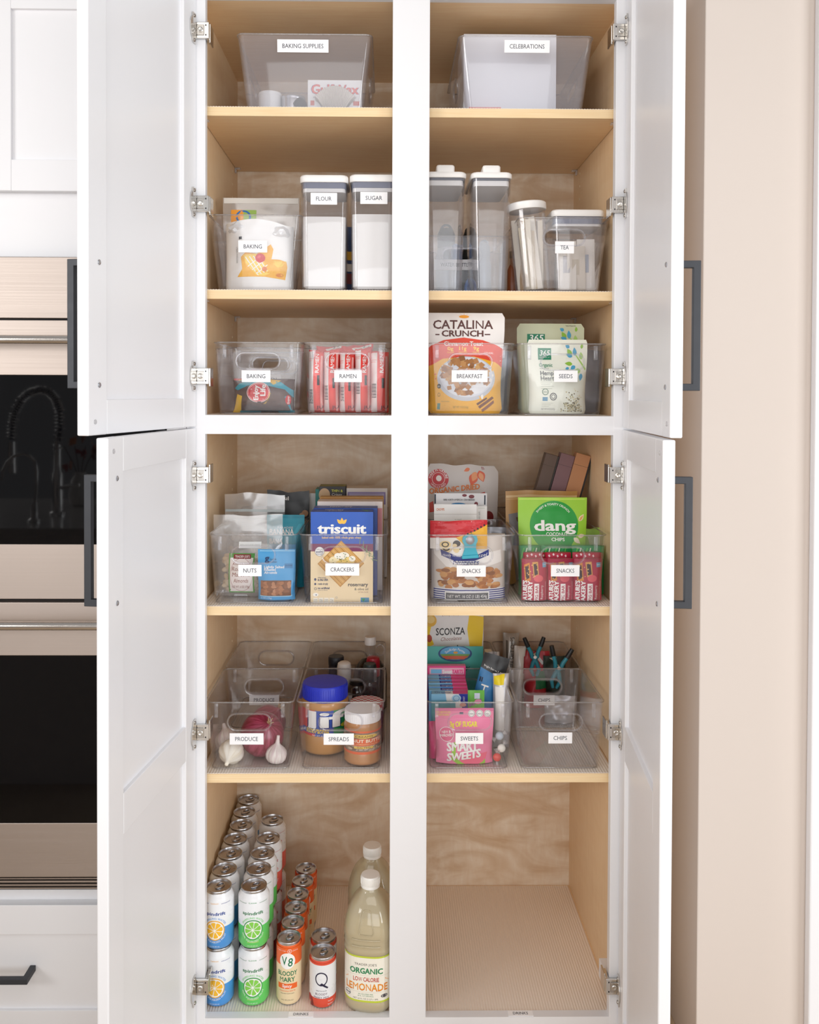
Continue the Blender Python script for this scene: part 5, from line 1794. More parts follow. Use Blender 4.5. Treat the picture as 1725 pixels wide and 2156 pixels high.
# cracker boxes
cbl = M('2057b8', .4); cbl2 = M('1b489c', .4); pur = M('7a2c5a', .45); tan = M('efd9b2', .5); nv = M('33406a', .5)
wf = M('d9a860', .6); wf2 = M('c48f48', .6)
pr = [('R', cbl, 654, 1078, 786, 1145), ('R', pur, 654, 1145, 786, 1161), ('R', tan, 654, 1161, 786, 1276),
      ('T', WHT, 'triscuit', 669, 771, 1123, 19.5, {'b': .05}), ('T', M('f7cf6b', .45), 'baked with 100% whole grain wheat', 678, 761, 1134, 4.6, {'b': .01})]
for a_ in (-1, 0, 1):
    pr.append(leaf(M('f5c04a', .45), 720 + a_ * 1.5, 1103, 13, 7, 90 - a_ * 42))
cxk, cyk = 718.5, 1187
pr.append(('P', wf2, [(cxk, 1138), (767.5, 1186), (717, 1236), (668.5, 1187)]))
pr.append(('P', wf, [(cxk, 1140), (765, 1186), (717, 1233), (671, 1187)]))
for k in range(1, 13):
    t = k / 13
    ax, ay = 671 + (cxk - 671) * t, 1187 + (1140 - 1187) * t
    bx_, by_ = 717 + (765 - 717) * t, 1233 + (1186 - 1233) * t
    pr.append(('P', M('b98240' if k % 2 else 'e6bd7c', .6), [(ax - .6, ay), (ax + .7, ay - .7), (bx_ + .6, by_), (bx_ - .7, by_ + .7)]))
for x, y, rx, ry, c in ((704, 1180, 11, 9, 'f3e3b8'), (724, 1170, 12, 8, 'f6efe0'), (735, 1182, 12, 10, 'f0d080'), (712, 1170, 8, 6, 'f8f4ea'), (742, 1176, 7, 6, 'f6efe0'), (720, 1186, 13, 7, 'f2cf78')):
    pr.append(('E', M(c, .55), x, y, rx, ry))
for i in range(24):
    pr.append(('E', M('5c7a4a', .6), 700 + rg.random() * 44, 1165 + rg.random() * 22, 1.5, .7))
for i in range(9):
    x0_, y0_ = 757 + i * 3.4, 1146 + i * 4.4
    pr.append(('P', M('7f9a78', .55), [(x0_, y0_), (x0_ + 1.2, y0_ - .8), (x0_ + 16, y0_ + 10 - i), (x0_ + 15, y0_ + 11 - i)] if i % 2 else [(x0_, y0_), (x0_ + 1.4, y0_), (x0_ + 3, y0_ - 16), (x0_ + 1.8, y0_ - 16)]))
pr += [('E', WHT, 673, 1161, 10, 10), ('O', nv, 673, 1161, 10, 10, .06), ('T', nv, 'made with', 666, 680, 1157.5, 2.6), ('T', nv, 'quality', 665, 681, 1163.5, 4.6, {'b': .02}), ('T', nv, 'INGREDIENTS', 666, 680, 1168, 2.4),
       ('T', M('5f5a58', .5), 'rosemary', 733.5, 775.5, 1234, 7.4, {'b': .03}), ('T', M('5f5a58', .5), '& olive oil', 747, 776, 1242.5, 5, {'b': .01}), ('T', M('9a6a5a', .5), 'NATURAL FLAVOR', 755, 776, 1248, 3),
       ('T', nv, 'wheat grown', 669.5, 687, 1217.5, 3.2), ('T', nv, 'in the USA', 669.5, 691, 1222.5, 4, {'b': .03}), ('T', nv, 'made simply', 669.5, 691, 1231, 4, {'b': .02}), ('T', nv, 'no artificial', 669.5, 694, 1240, 4, {'b': .03}), ('T', nv, 'colors or flavors', 669.5, 690, 1243.5, 2.2),
       ('E', nv, 664, 1220, 2.4, 3), ('E', nv, 664, 1229.5, 2.2, 2.4), ('O', nv, 664.5, 1239.5, 2.8, 2.8, .3), ('E', M('fbf6ec', .5), 665, 1252, 6, 4), ('E', M('6a7a9a', .5), 666, 1252.5, 1.4, 1.4),
       ('R', M('4f8fb8', .5), 760, 1258, 778, 1269), ('P', M('3f9a5c', .5), [(762, 1260), (770, 1260), (766, 1267)]), ('T', GRYT, 'NET WT 8.5 OZ (240g)', 707, 739, 1270, 4), ('T', GRYT, 'CRACKERS', 741, 757, 1270, 4), ('O', GRYT, 709, 1258, 2, 2, .3)]
for k in range(4):
    pr += [('R', M('fbf3e2', .5), 660 + k * 11.4, 1258.5, 669.5 + k * 11.4, 1271), ('T', GRYT, ('120', '0g', '160', '0g')[k], 661.5 + k * 11.4, 668 + k * 11.4, 1264, 3), ('R', GRYT, 660.5 + k * 11.4, 1266, 669 + k * 11.4, 1266.6)]
tp = [('T', WHT, 'rosemary', .22, .52, .42, .28, {'b': .02}), ('T', WHT, '& olive oil', .28, .48, .75, .2), ('P', M('7fb86a', .5), [(.8, .2), (.82, .2), (.93, .8), (.91, .85)]), ('P', M('7fb86a', .5), [(.84, .4), (.95, .35), (.95, .42), (.86, .5)])]
GC = 'cracker boxes'
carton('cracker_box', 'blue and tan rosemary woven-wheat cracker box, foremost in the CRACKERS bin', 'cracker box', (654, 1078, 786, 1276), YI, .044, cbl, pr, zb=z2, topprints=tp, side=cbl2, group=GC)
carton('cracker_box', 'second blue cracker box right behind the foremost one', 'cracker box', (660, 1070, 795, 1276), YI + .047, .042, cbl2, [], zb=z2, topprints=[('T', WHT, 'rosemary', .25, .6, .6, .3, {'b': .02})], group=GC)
carton('cracker_box', 'white and pink cracker box behind the two blue ones', 'cracker box', (668, 1056, 806, 1276), YI + .10, .045, M('e9dcd8', .5), [('R', M('d98f94', .5), 795, 1070, 805, 1130), ('R', M('f0e6e2', .5), 670, 1058, 790, 1068)], zb=z2, group=GC)
carton('cracker_box', 'tan and orange topped cracker box at the rear of the CRACKERS bin', 'cracker box', (674, 1047, 808, 1276), YI + .150, .030, M('d2a96a', .5), [('R', M('b8823c', .5), 675, 1048, 807, 1051)], zb=z2, group=GC)
carton('cracker_box', 'dark THIN and crispy snack box with a cracker picture at the back', 'cracker box', (672, 1024, 728, 1260), YI + .235, .05, M('3b3b40', .5), [('E', M('d8b994', .6), 683, 1042, 12, 14), ('T', M('d8dc4a', .5), 'THIN &', 698, 722, 1036, 5.2, {'b': .02}), ('T', WHT, 'Crispy', 698, 720, 1043.5, 5, {'s': .2})], zb=z2, side=M('2b2c30', .5), topm=M('8a8c3e', .5), group=GC, lean=0)
carton('cracker_box', 'white box with a lilac panel in the rear right of the crackers row', 'cracker box', (729, 1028, 816, 1260), YI + .24, .06, M('ece6e2', .5), [('R', M('9a8cc0', .5), 732, 1036, 812, 1062), ('R', M('c3bbe0', .5), 735, 1039, 809, 1060)], zb=z2, group=GC)
carton('teal_carton', 'narrow teal box edge left of the THIN and crispy box', 'cracker box', (664, 1030, 674, 1260), YI + .25, .05, M('2f8f8c', .5), zb=z2, group=GC)

# ---- snacks with the pretzel bag
prz = M('a8642c', .5); nvy = M('2b3a86', .42)
ptop = [('P', M('c8202c', .38), [(906, 1097), (1027, 1097), (1027, 1106), (1000, 1120), (960, 1133), (906, 1134)]), ('P', M('f0b53a', .4), [(1027, 1106), (1027, 1157), (985, 1157), (975, 1146), (960, 1133), (1000, 1120)])]
for k in range(9):
    ptop.append(('R', M('e0525a', .38), 908, 1101 + k * 3.2, 1015 - k * 6, 1102 + k * 3.2))
for k in range(7):
    ptop.append(('P', BK, [(976 + k * 7, 1128 - k * 3.6), (979 + k * 7, 1126.6 - k * 3.6), (981 + k * 7, 1130 - k * 3.6), (978 + k * 7, 1131.5 - k * 3.6)]))
pr = [('P', M('f6f2ee', .42), [(908, 1136), (1026, 1165), (1060, 1160), (1062, 1185), (1000, 1200), (940, 1196), (912, 1170)]), ('E', M('f2d9a0', .45), 938, 1153, 14, 13), ('O', M('2b2b2f', .5), 938, 1153, 9, 9, .35), ('E', M('3a3a40', .5), 964, 1148, 10, 11), ('E', M('f1dcae', .5), 960, 1158, 7, 7),
       ('P', nvy, [(925, 1158), (960, 1171), (1000, 1171), (1032, 1158), (1032, 1170), (1000, 1181), (955, 1181), (928, 1172)]), ('T', WHT, 'Honey Wheat', 930, 970, 1173, 5.5, {'s': .2}), ('T', WHT, 'Pretzel', 990, 1027, 1176, 7, {'s': .25, 'dy': -.12}), ('T', nvy, 'Nuggets', 952, 1009, 1189, 10, {'s': .25, 'b': .01})]
for i in range(70):
    x = 924 + rg.random() * 136; y = 1198 + rg.random() * 40
    pr.append(('E', [prz, M('c07c40', .5), M('8f5222', .5), M('d29a5c', .5)][i % 4], x, y, 6 + rg.random() * 4, 3.5 + rg.random() * 3))
pr.append(('R', M('f2f2f4', .42), 914, 1240, 1066, 1278))
for k in range(8):
    pr.append(('R', nvy, 912, 1242 + k * 4.6, 1070, 1244.6 + k * 4.6))
pr += [('R', WHT, 936, 1247, 1033, 1264.5), ('R', M('5c5f66', .45), 938, 1249, 1031, 1262.5), ('T', WHT, 'NET WT. 16 OZ (1 LB) 454g', 942, 1028, 1259.5, 6.4)]
r, fn, fr2, w, h = bag('pretzel_bag', 'pretzel bag with red and yellow top and navy striped bottom in the SNACKS bin', 'snack bag', (906, 1132, 1071, 1277), YI + .004, .06, M('dcd4cd', .35), pr, zb=z2, seed=8.4, amp=.003, nu=24, nv=24, nar=.05, style='boxy', top=.04)
kk = (YI - CAM.y) / FPX
fn2 = pouch_fn(121 * kk, 60 * kk, .012, 'flat', 3.3, .003, 0, 0, .03)
mb = MB(); bag_mesh(mb, fn2, 16, 10, M('f1ece4', .4))
ptop += [('E', M('f2d9a0', .45), 938, 1148, 12, 8), ('O', M('2b2b2f', .5), 938, 1148, 8, 6, .35), ('E', M('3a3a40', .5), 962, 1146, 8, 7), ('E', M('f1dcae', .5), 958, 1150, 5, 4)]
ft = mb.build('folded_top', r, 50, (W(966.5, 1156, YI).x - r.location.x, -.026, W(966, 1156, YI).z - r.location.z))
q = MB(); emit(q, GridSurf(fn2, 16, 10), (906, 1097, 1027, 1157), ptop, .0005, .00008, True); q.build('top_print', ft)
p = W(991, 1151, YI - .008)
cl = thing('bag_clip', 'teal plastic bag clip gripping the pretzel bag', 'bag clip', (p.x, YI - .004, p.z), (0, math.radians(-4), 0))
teal = M('2fa9bf', .35); tealb = M('2fa9bf', .35)
outl = [(-.0125, .004), (-.0165, .012), (-.0145, .021), (-.006, .0255), (.006, .0255), (.0145, .021), (.0165, .012), (.0125, .004), (.0115, -.006), (.0165, -.024), (-.0205, -.024), (-.013, -.006)]
v2, f2 = s_poly(outl); n = len(outl)
m = MB().add([(x, -.003, z) for x, z in v2] + [(x, .003, z) for x, z in v2], [tuple(f) for f in f2] + [tuple(n + i for i in reversed(f)) for f in f2] + [(i, n + i, n + (i + 1) % n, (i + 1) % n) for i in range(n)], teal)
m.build('clip_arm', cl)
MB().lathe([(.0088, 0), (.0092, .0008), (.0075, .0016), (.003, .0022)], M('9a9aa0', .3, .6), 24).build('spring_cover', cl, 40, (0, -.003, .0135), (math.radians(90), 0, 0))
MB().box(-.0195, .0155, -.0062, -.003, -.025, -.018, tealb, .001).build('clip_jaw', cl)
GW = 'white packets in the snacks bin'
bag('white_packet', 'white packet with a small orange logo sticking up behind the pretzel bag', 'snack packet', (914, 1063, 1005, 1276), YI + .088, .02, WHT, [('T', M('e08a5c', .5), 'CHOMPS', 919, 936, 1076.5, 5, {'b': .02}), ('R', M('dcd8d4', .45), 914, 1083, 1005, 1084.5), ('T', GRYT, 'so good', 958, 972, 1097, 4)], zb=z2, seed=3, amp=.0015, style='low', group=GW)
bag('white_packet', 'second white packet offset to the right behind the first', 'snack packet', (950, 1067, 1027, 1276), YI + .112, .02, M('eeece9', .45), [('V', GRYT, 'sea salt', 1012, 1078, 1096, 4), ('R', M('d8dcd4', .5), 1008, 1070, 1022, 1072)], zb=z2, seed=5, amp=.0015, style='low', group=GW)
bag('cranberry_pouch', 'white cranberry pouch with blue and red picture behind the white packets', 'snack packet', (915, 1040, 1027, 1276), YI + .135, .025, M('e9e9ec', .42), [('R', M('2b3444', .5), 915, 1042, 918, 1062), ('R', M('2b3444', .5), 1021, 1044, 1024, 1064), ('T', INK, '100% NORTH AMERICAN CRANBERRIES', 934, 1001, 1055.5, 3.6, {'b': .02}), ('E', M('3f8ac4', .5), 966, 1064, 16, 4), ('E', M('7a2430', .4), 979, 1044.5, 5, 3), ('E', M('7a2430', .4), 994, 1047, 6, 4), ('E', M('7a2430', .4), 1004, 1062, 4, 4)], zb=z2, seed=2.5, amp=.002, style='low', group=GW)
mr = M('c3262e', .42); og2 = M('e07a2c', .45)
pr = [('E', mr, 924, 1012, 22, 20), ('O', M('f0e9e6', .45), 924, 1012, 14, 13, .06), ('E', M('f2ece8', .45), 925, 1011, 6, 6), ('A', WHT, 'MADE IN NATURE', 924, 1012, 15.5, 5, 90, 170, 1, {'b': .02}), ('A', WHT, 'UNSULFURED', 924, 1012, 19, 4, 270, 120, -1),
      ('T', og2, 'ORGANIC DRIED', 904, 1013, 1043, 11, {'b': .03, 'dy': -.1}), leaf(M('e2603a', .45), 1003, 1000, 26, 20, 250), leaf(M('f0a06c', .45), 1005, 996, 22, 14, 250), leaf(M('e2603a', .45), 1012, 992, 26, 18, 290), leaf(M('f2a878', .45), 1013, 996, 20, 11, 290), leaf(M('e67a4a', .45), 992, 990, 14, 8, 200),
      ('T', M('9a3f4c', .5), 'B', 1020, 1026, 989, 6), ('P', M('d2402e', .45), [(904, 1062), (912, 1058), (914, 1080), (904, 1082)]), ('P', M('c23a30', .45), [(1010, 1042), (1024, 1038), (1026, 1056), (1012, 1060)]), ('E', M('7c2426', .45), 1032, 1092, 12, 14)]
bag('dried_fruit_pouch', 'large grey-white dried fruit pouch with a red round logo, tallest by the centre stile', 'fruit pouch', (898, 981, 1053, 1268), YI + .225, .06, M('cfc9c6', .4), pr, zb=z2, seed=6.1, amp=.003, nar=.04, cornr=.01, top=.02)
bag('silver_pouch', 'plain silver pouch at the right inside the pretzel SNACKS bin', 'food pouch', (1010, 1112, 1074, 1276), YI + .17, .03, M('9c9ca2', .3, .5), zb=z2, seed=7.1, amp=.004)

# ---- snacks with fig bars
mg = M('b52f4d', .4); mg2 = M('a32644', .4)
GB = 'raspberry fig bars'
figm = None
for i, (a, b) in enumerate(((1100, 1155), (1155, 1211), (1210, 1270))):
    x = lambda t: a + (b - a) * t
    pr = [('R', mg2, a, 1178, b, 1186), ('P', M('d98a3c', .5), [(x(.08), 1190), (x(.28), 1185), (x(.33), 1222), (x(.12), 1226)]), ('P', M('3a2630', .5), [(x(.12), 1194), (x(.24), 1190), (x(.28), 1217), (x(.16), 1221)]), ('P', M('d9a054', .5), [(x(.38), 1184), (x(.60), 1183), (x(.64), 1212), (x(.44), 1216)]), ('P', M('3a2630', .5), [(x(.43), 1188), (x(.56), 1187), (x(.6), 1209), (x(.47), 1212)]),
          ('E', M('e2606c', .45), x(.62), 1218, 10, 7.5), ('R', M('6fa8c8', .45), x(.78), 1185, x(.93), 1195), ('T', WHT, 'GMO', x(.79), x(.92), 1191, 2.6),
          ('V', WHT, "NATURE'S", x(.2), 1223, 1272, 8, {'b': .05}), ('V', WHT, 'BAKERY', x(.385), 1223, 1274, 8.4, {'b': .05}), ('R', WHT, x(.46), 1229, x(.645), 1268), ('V', mg, 'FIG BAR', x(.61), 1232, 1265, 6, {'b': .02}), ('V', WHT, 'Raspberry', x(.80), 1233, 1262, 5), ('V', M('e8b8c0', .5), 'REAL FRUIT & WHOLE GRAINS', x(.93), 1225, 1272, 2.2)]
    for k in range(14):
        pr.append(('E', M('e6bc7a', .5), x(.1 + .5 * rg.random()), 1186 + rg.random() * 36, 1.3, 1.1))
    bag('fig_bar', 'magenta raspberry fig bar pack, %s of the three in front' % ('leftmost', 'middle', 'rightmost')[i], 'snack bar', (a, 1178, b, 1276), YI + .001, .022, mg, pr, zb=z2, seed=i * 1.9 + .4, amp=.0012, style='flat', group=GB, nar=.0, cut_text=False, nu=8, nv=10)
for i, (a, b) in enumerate(((1102, 1150), (1148, 1206), (1206, 1269))):
    pr = [('P', M('f2d6d8', .45), [(a + 6 + k * 9, 1170 - (k % 2) * 3), (a + 9 + k * 9, 1168 - (k % 2) * 3), (a + 11 + k * 9, 1172 - (k % 2) * 3), (a + 8 + k * 9, 1174 - (k % 2) * 3)]) for k in range(5)]
    bag('fig_bar', 'crimson fig bar pack in the second row, %s' % ('left one', 'middle one', 'right one')[i], 'snack bar', (a, 1165, b, 1276), YI + .028, .022, M('b81f3f', .4), pr, zb=z2, seed=i * 2.9 + 5, amp=.0014, style='flat', group=GB, nu=8, nv=10)
gr1 = M('1d8a4a', .4); gr2 = M('5fc04a', .4)
for i, (a, b) in enumerate(((1092, 1142), (1140, 1208), (1205, 1276))):
    pr = [('P', [gr2, M('e6f0d8', .45), M('2fa05a', .4)][k % 3], [(a + 3 + k * 7, 1178), (a + 6 + k * 7, 1178), (a + 12 + k * 7, 1154), (a + 10 + k * 7, 1154)]) for k in range(7) if a + 12 + k * 7 < b]
    pr.append(('E', M('e8d23c', .5), (a + b) / 2, 1164, 4, 2.4))
    bag('snack_bar', 'green striped snack bar pack behind the fig bars, %s' % ('left one', 'middle one', 'right one')[i], 'snack bar', (a, 1150, b, 1276), YI + .054, .02, gr1, pr, zb=z2, seed=i + 20, amp=.0015, style='flat', group='green snack bars', nu=8, nv=10)
lm = M('9ad03c', .4); dgn = M('1f9a3c', .4)
pr = [('E', dgn, 1170, 1110, 52.5, 53), ('P', dgn, [(1130, 1140), (1212, 1140), (1190, 1180), (1150, 1180)]), ('T', WHT, 'dang', 1127, 1217, 1119.5, 21, {'b': .03}), ('T', WHT, 'COCONUT', 1152, 1199, 1130, 6.6, {'b': .02}), ('T', WHT, 'CHIPS', 1163, 1192, 1140.5, 6.4, {'b': .02}), ('A', WHT, 'SWEET & TOASTY CRUNCH', 1168, 1108, 42, 4.2, 90, 105, 1, {'b': .01}),
      leaf(M('f2e2c0', .45), 1224, 1100, 18, 9, 55), leaf(M('dca860', .45), 1225, 1099, 14, 5, 55), leaf(M('f6ead0', .45), 1212, 1134, 20, 10, 320), leaf(M('f2e2c0', .45), 1222, 1132, 16, 9, 10), ('R', M('b9e05c', .4), 1095, 1052, 1236, 1055)]
bag('coconut_chip_bag', 'lime green coconut chips bag with a dark green circle in the fig bar SNACKS bin', 'snack bag', (1093, 1050, 1241, 1276), YI + .082, .045, lm, pr, zb=z2, seed=2.9, amp=.0025, nu=18, nv=20, style='stand')
bag('kraft_pouch', 'amber brown clear zip pouch behind the coconut chips', 'snack bag', (1066, 1036, 1220, 1276), YI + .150, .04, M('b98a4c', .35), [('R', M('d9b886', .35), 1067, 1045, 1219, 1050), ('R', M('cfa468', .35), 1067, 1052, 1219, 1054), ('P', M('7a7478', .4), [(1072, 1085), (1100, 1080), (1100, 1150), (1076, 1150)]), ('P', M('5a3a22', .5), [(1088, 1092), (1096, 1090), (1097, 1104), (1090, 1100)])], zb=z2, seed=4.7, amp=.004, top=.02)
bag('lime_pouch', 'lime and white pouch corner at the far right of the fig bar SNACKS bin', 'snack bag', (1222, 1112, 1279, 1270), YI + .115, .03, M('a4d45a', .4), [('P', M('e6eeda', .45), [(1240, 1130), (1279, 1125), (1279, 1150), (1244, 1150)])], zb=z2, seed=9.9, amp=.003, top=-.05)
GX = 'slim chocolate boxes leaning at the back'
for i, (px, wv, mt, sd_, lab) in enumerate(((1153, 26, M('66534a', .5), M('35302c', .5), 'dark brown slim chocolate box leaning at the back, left of three'), (1187, 30, M('84646b', .5), M('3a2b30', .5), 'plum brown slim chocolate box leaning at the back, middle of three'), (1220, 31, M('c08a62', .5), M('1f1c1c', .5), 'copper slim chocolate box leaning at the back, right of three'))):
    Y = .285 - i * .004; k = (Y - CAM.y) / FPX; an = math.radians(15.5)
    tp_ = W(px + 10, 957, Y)
    hgt = (tp_.z - z2 - .004) / math.cos(an)
    o = thing('chocolate_box', lab, 'chocolate box', (tp_.x - hgt * math.sin(an), Y, z2 + .004), (0, an, 0), GX)
    MB().box(-wv * k / 2, wv * k / 2, 0, .03, 0, hgt, mt, .0008).build('carton', o)
    MB().box(-wv * k / 2 - .0003, wv * k / 2 + .0003, -.0003, .0303, hgt - .028, hgt - .0275, sd_).build('lid_seam', o)
    MB().box(wv * k / 2, wv * k / 2 + .004, .001, .03, .0, hgt - .001, sd_).build('side_sleeve', o)


# ================================================================== produce, spreads, sweets and chips shelf
z3 = ZBIN[3] + FLR


def onion(label, px, py, Y, dpx, tilt):
    k = (Y - CAM.y) / FPX; r = dpx / 2 * k
    p = W(px, py, Y)
    o = thing('red_onion', label, 'onion', (p.x, Y, z3 + r * .93), tilt, 'red onions')
    m = MB(); n = 40; rows = 18; vs = []; fs = []
    for j in range(rows + 1):
        t = math.pi * j / rows
        z = math.cos(t) * r * .93
        rr = math.sin(t) ** .92 * r if 0 < j < rows else 0.0008
        if j == 1: rr *= .55; z = r * 1.0
        if j == 0: rr = .003; z = r * 1.18
        for i in range(n):
            a = 2 * math.pi * i / n
            q = rr * (1 + .012 * math.sin(a * 9 + 1.3) * math.sin(t))
            vs.append((q * math.cos(a), q * math.sin(a), z))
    for j in range(rows):
        for i in range(n):
            i2 = (i + 1) % n
            fs.append((j * n + i, (j + 1) * n + i, (j + 1) * n + i2, j * n + i2))
    m.add(vs, fs, ONION); m.build('bulb', o, 60)
    s = MB()
    for i in range(5):
        a = i * 1.3
        s.tube([(0, 0, r * 1.05), (.004 * math.cos(a), .004 * math.sin(a), r * 1.2), (.008 * math.cos(a), .008 * math.sin(a), r * 1.34)], [.0025, .0018, .0006], M('b99a78', .7), 6)
    s.build('dry_stem', o, 60)
    return o


def streaky(name, c1, c2, scale, rough=.35):
    m = bpy.data.materials.new(name); m.use_nodes = True
    nt = m.node_tree; N = nt.nodes; L = nt.links; b = N['Principled BSDF']
    tc = N.new('ShaderNodeTexCoord'); sp = N.new('ShaderNodeSeparateXYZ'); at = N.new('ShaderNodeMath'); at.operation = 'ARCTAN2'
    L.new(tc.outputs['Object'], sp.inputs[0]); L.new(sp.outputs['Y'], at.inputs[0]); L.new(sp.outputs['X'], at.inputs[1])
    cb = N.new('ShaderNodeCombineXYZ'); L.new(at.outputs[0], cb.inputs['X'])
    mz = N.new('ShaderNodeMath'); mz.operation = 'MULTIPLY'; mz.inputs[1].default_value = 6
    L.new(sp.outputs['Z'], mz.inputs[0]); L.new(mz.outputs[0], cb.inputs['Z'])
    n = N.new('ShaderNodeTexNoise'); n.inputs['Scale'].default_value = scale; n.inputs['Detail'].default_value = 3
    L.new(cb.outputs[0], n.inputs['Vector'])
    r = N.new('ShaderNodeValToRGB'); r.color_ramp.elements[0].position = .38; r.color_ramp.elements[0].color = hexc(c1) + (1,)
    r.color_ramp.elements[1].position = .66; r.color_ramp.elements[1].color = hexc(c2) + (1,)
    L.new(n.outputs['Fac'], r.inputs['Fac']); L.new(r.outputs['Color'], b.inputs['Base Color'])
    b.inputs['Roughness'].default_value = rough
    m.diffuse_color = hexc(c1) + (1,)
    return m


ONION = streaky('red_onion_skin', '7d1a34', 'a84560', 5.5, .28)
GARL = streaky('garlic_skin', 'efe9e2', 'd9c3c4', 5.0, .5)
GARLW = streaky('garlic_skin_white', 'f4efe4', 'e6dcc8', 4.0, .5)
onion('large red onion in front in the PRODUCE bin', 552, 1552, .118, 92, (math.radians(38), math.radians(28), 0))
onion('second red onion half hidden behind the large one', 566, 1510, .205, 74, (math.radians(20), math.radians(30), 0.4))


def garlic(label, px, Y, dpx, mat, rot, stem=1.0):
    k = (Y - CAM.y) / FPX; r = dpx / 2 * k
    p = W(px, 1600, Y)
    o = thing('garlic_bulb', label, 'garlic', (p.x, Y, z3 + r * .80), rot, 'garlic bulbs')
    n = 48; vs = []; fs = []
    prof = [(.10, -.80), (.40, -.82), (.72, -.68), (.93, -.38), (1.0, 0), (.92, .34), (.70, .62), (.42, .84), (.24, 1.02), (.17, 1.2 + .25 * stem), (.15, 1.35 + .5 * stem), (.10, 1.38 + .5 * stem)]
    for rr, z in prof:
        for i in range(n):
            a = 2 * math.pi * i / n
            lob = 1 + .085 * abs(math.sin(a * 4)) * max(0, min(1, (rr - .2) / .6)) - .03
            vs.append((rr * r * lob * math.cos(a), rr * r * lob * math.sin(a), z * r))
    for j in range(len(prof) - 1):
        for i in range(n):
            i2 = (i + 1) % n
            fs.append((j * n + i, j * n + i2, (j + 1) * n + i2, (j + 1) * n + i))
    fs.append(tuple(reversed(range(n)))); fs.append(tuple((len(prof) - 1) * n + i for i in range(n)))
    MB().add(vs, fs, mat).build('bulb', o, 60)
    MB().lathe([(r * .22, -r * .90), (r * .26, -r * .86), (r * .2, -r * .78)], M('b49a78', .8), 14).build('root_end', o, 40)
    return o


garlic('white garlic bulb lying in front at the left of the PRODUCE bin', 487, .078, 52, GARLW, (math.radians(112), 0, math.radians(-8)), .0)
garlic('pinkish garlic bulb with upright stem at the right of the PRODUCE bin', 582, .076, 44, GARL, (math.radians(-3), math.radians(6), 0), .8)
garlic('pinkish garlic bulb behind the white one in the PRODUCE bin', 478, .145, 48, GARL, (math.radians(-30), math.radians(-20), 0), .2)


# ---- jars
def jar_thing(name, label, px, ytop, Y, dpx, prof, lidprof, bodym, lidm, prints=None, lz=(0, 1), lw=None, group=None, zb=None, rz=0.0, grooves=0):
    k = (Y - CAM.y) / FPX; r = dpx / 2 * k; zb = z3 if zb is None else zb
    p = W(px, ytop, Y); H = p.z - zb
    o = thing(name, label, 'jar', (p.x, Y, zb), (0, 0, rz), group)
    MB().lathe([(a * r, b * H) for a, b in prof], bodym, 44).build('jar_body', o, 50)
    l = MB().lathe([(a * r, b * H) for a, b in lidprof], lidm, 44)
    if grooves:
        for i in range(grooves):
            a = 2 * math.pi * i / grooves; rr = max(q for q, _ in lidprof) * r * 1.003
            x, y = math.cos(a) * rr, math.sin(a) * rr
            l.box(x - .0004, x + .0004, y - .0004, y + .0004, lidprof[1][1] * H + .001, lidprof[-2][1] * H - .003, lidm)
    l.build('lid', o, 40)
    if prints:
        q = MB()
        emit(q, cyl_surf(r * lw, (lz[1] - lz[0]) * H, lz[0] * H), (0, 0, 100, 100), prints, .0004, .00007, True)
        q.build('paper_label', o)
    return o


pbm = M('c08a4c', .3, coat=.4, name='peanut_butter'); pbm2 = M('b98252', .3, coat=.4)
jr = M('d6363c', .38); jb = M('2c4fae', .38); jg = M('1f9a5c', .38)
pj = [('R', jr, 0, 0, 38, 100), ('R', jb, 38, 0, 64, 100), ('R', jg, 64, 0, 100, 100), ('T', M('20306e', .4), 'Jif', 16.5, 84, 62.5, 57, {'b': .05}), ('T', WHT, 'Jif', 18, 83, 60.5, 55, {'b': .025}),
      ('R', jb, 14, 66, 60, 85), ('T', M('f4d23c', .4), 'EXTRA CRUNCHY', 24, 58, 74.5, 7, {'b': .03}), ('T', M('f4d23c', .4), 'PEANUT BUTTER', 24, 58, 83, 7, {'b': .03}), ('T', WHT, 'NET WT 40 OZ (2.5 LB)', 34, 66, 94, 5), ('E', M('d8dc3c', .4), 84, 60, 9, 8), ('V', WHT, 'made with roasted peanuts', 9, 45, 90, 3)]
jar_thing('peanut_butter_jar', 'large peanut butter jar with blue lid and red, blue, green label in the SPREADS bin', 685, 1434, .155, 99, [(.80, 0), (.93, .02), (1, .06), (1, .28), (.975, .30), (.975, .66), (1, .68), (1, .74), (.95, .775)], [(.93, .775), (.955, .785), (.955, .985), (.92, 1.0)], pbm, M('1c2fc0', .35), pj, (.27, .675), .978, grooves=60)
ob = M('e2673c', .42)
pb2 = [('R', ob, 0, 0, 100, 100), ('R', M('8a7468', .5), 0, 8, 100, 88)]
rg2 = random.Random(5)
for i in range(60):
    pb2.append(('E', M(['b59a80', 'a58c74', 'cdb8a0', '7a6656'][i % 4], .55), 8 + rg2.random() * 84, 12 + rg2.random() * 72, 5 + 3 * rg2.random(), 4 + 2 * rg2.random()))
pb2 += [('R', ob, 20, 32, 88, 62), ('E', M('e8c25a', .45), 54, 22, 24, 8), ('T', M('5a3a22', .5), 'CREAMY', 38, 70, 26, 7, {'b': .01}), ('T', M('f6e9d2', .45), 'PEANUT BUTTER', 16, 92, 48, 13, {'b': .02}), ('T', M('f6d9a0', .45), 'from unblanched peanuts', 28, 80, 57, 4.5), ('R', M('e8c25a', .45), 36, 65, 70, 74), ('T', M('5a3a22', .5), 'SALTED', 42, 64, 72.5, 6), ('T', WHT, 'NET WT 16 OZ', 45, 72, 81, 4)]
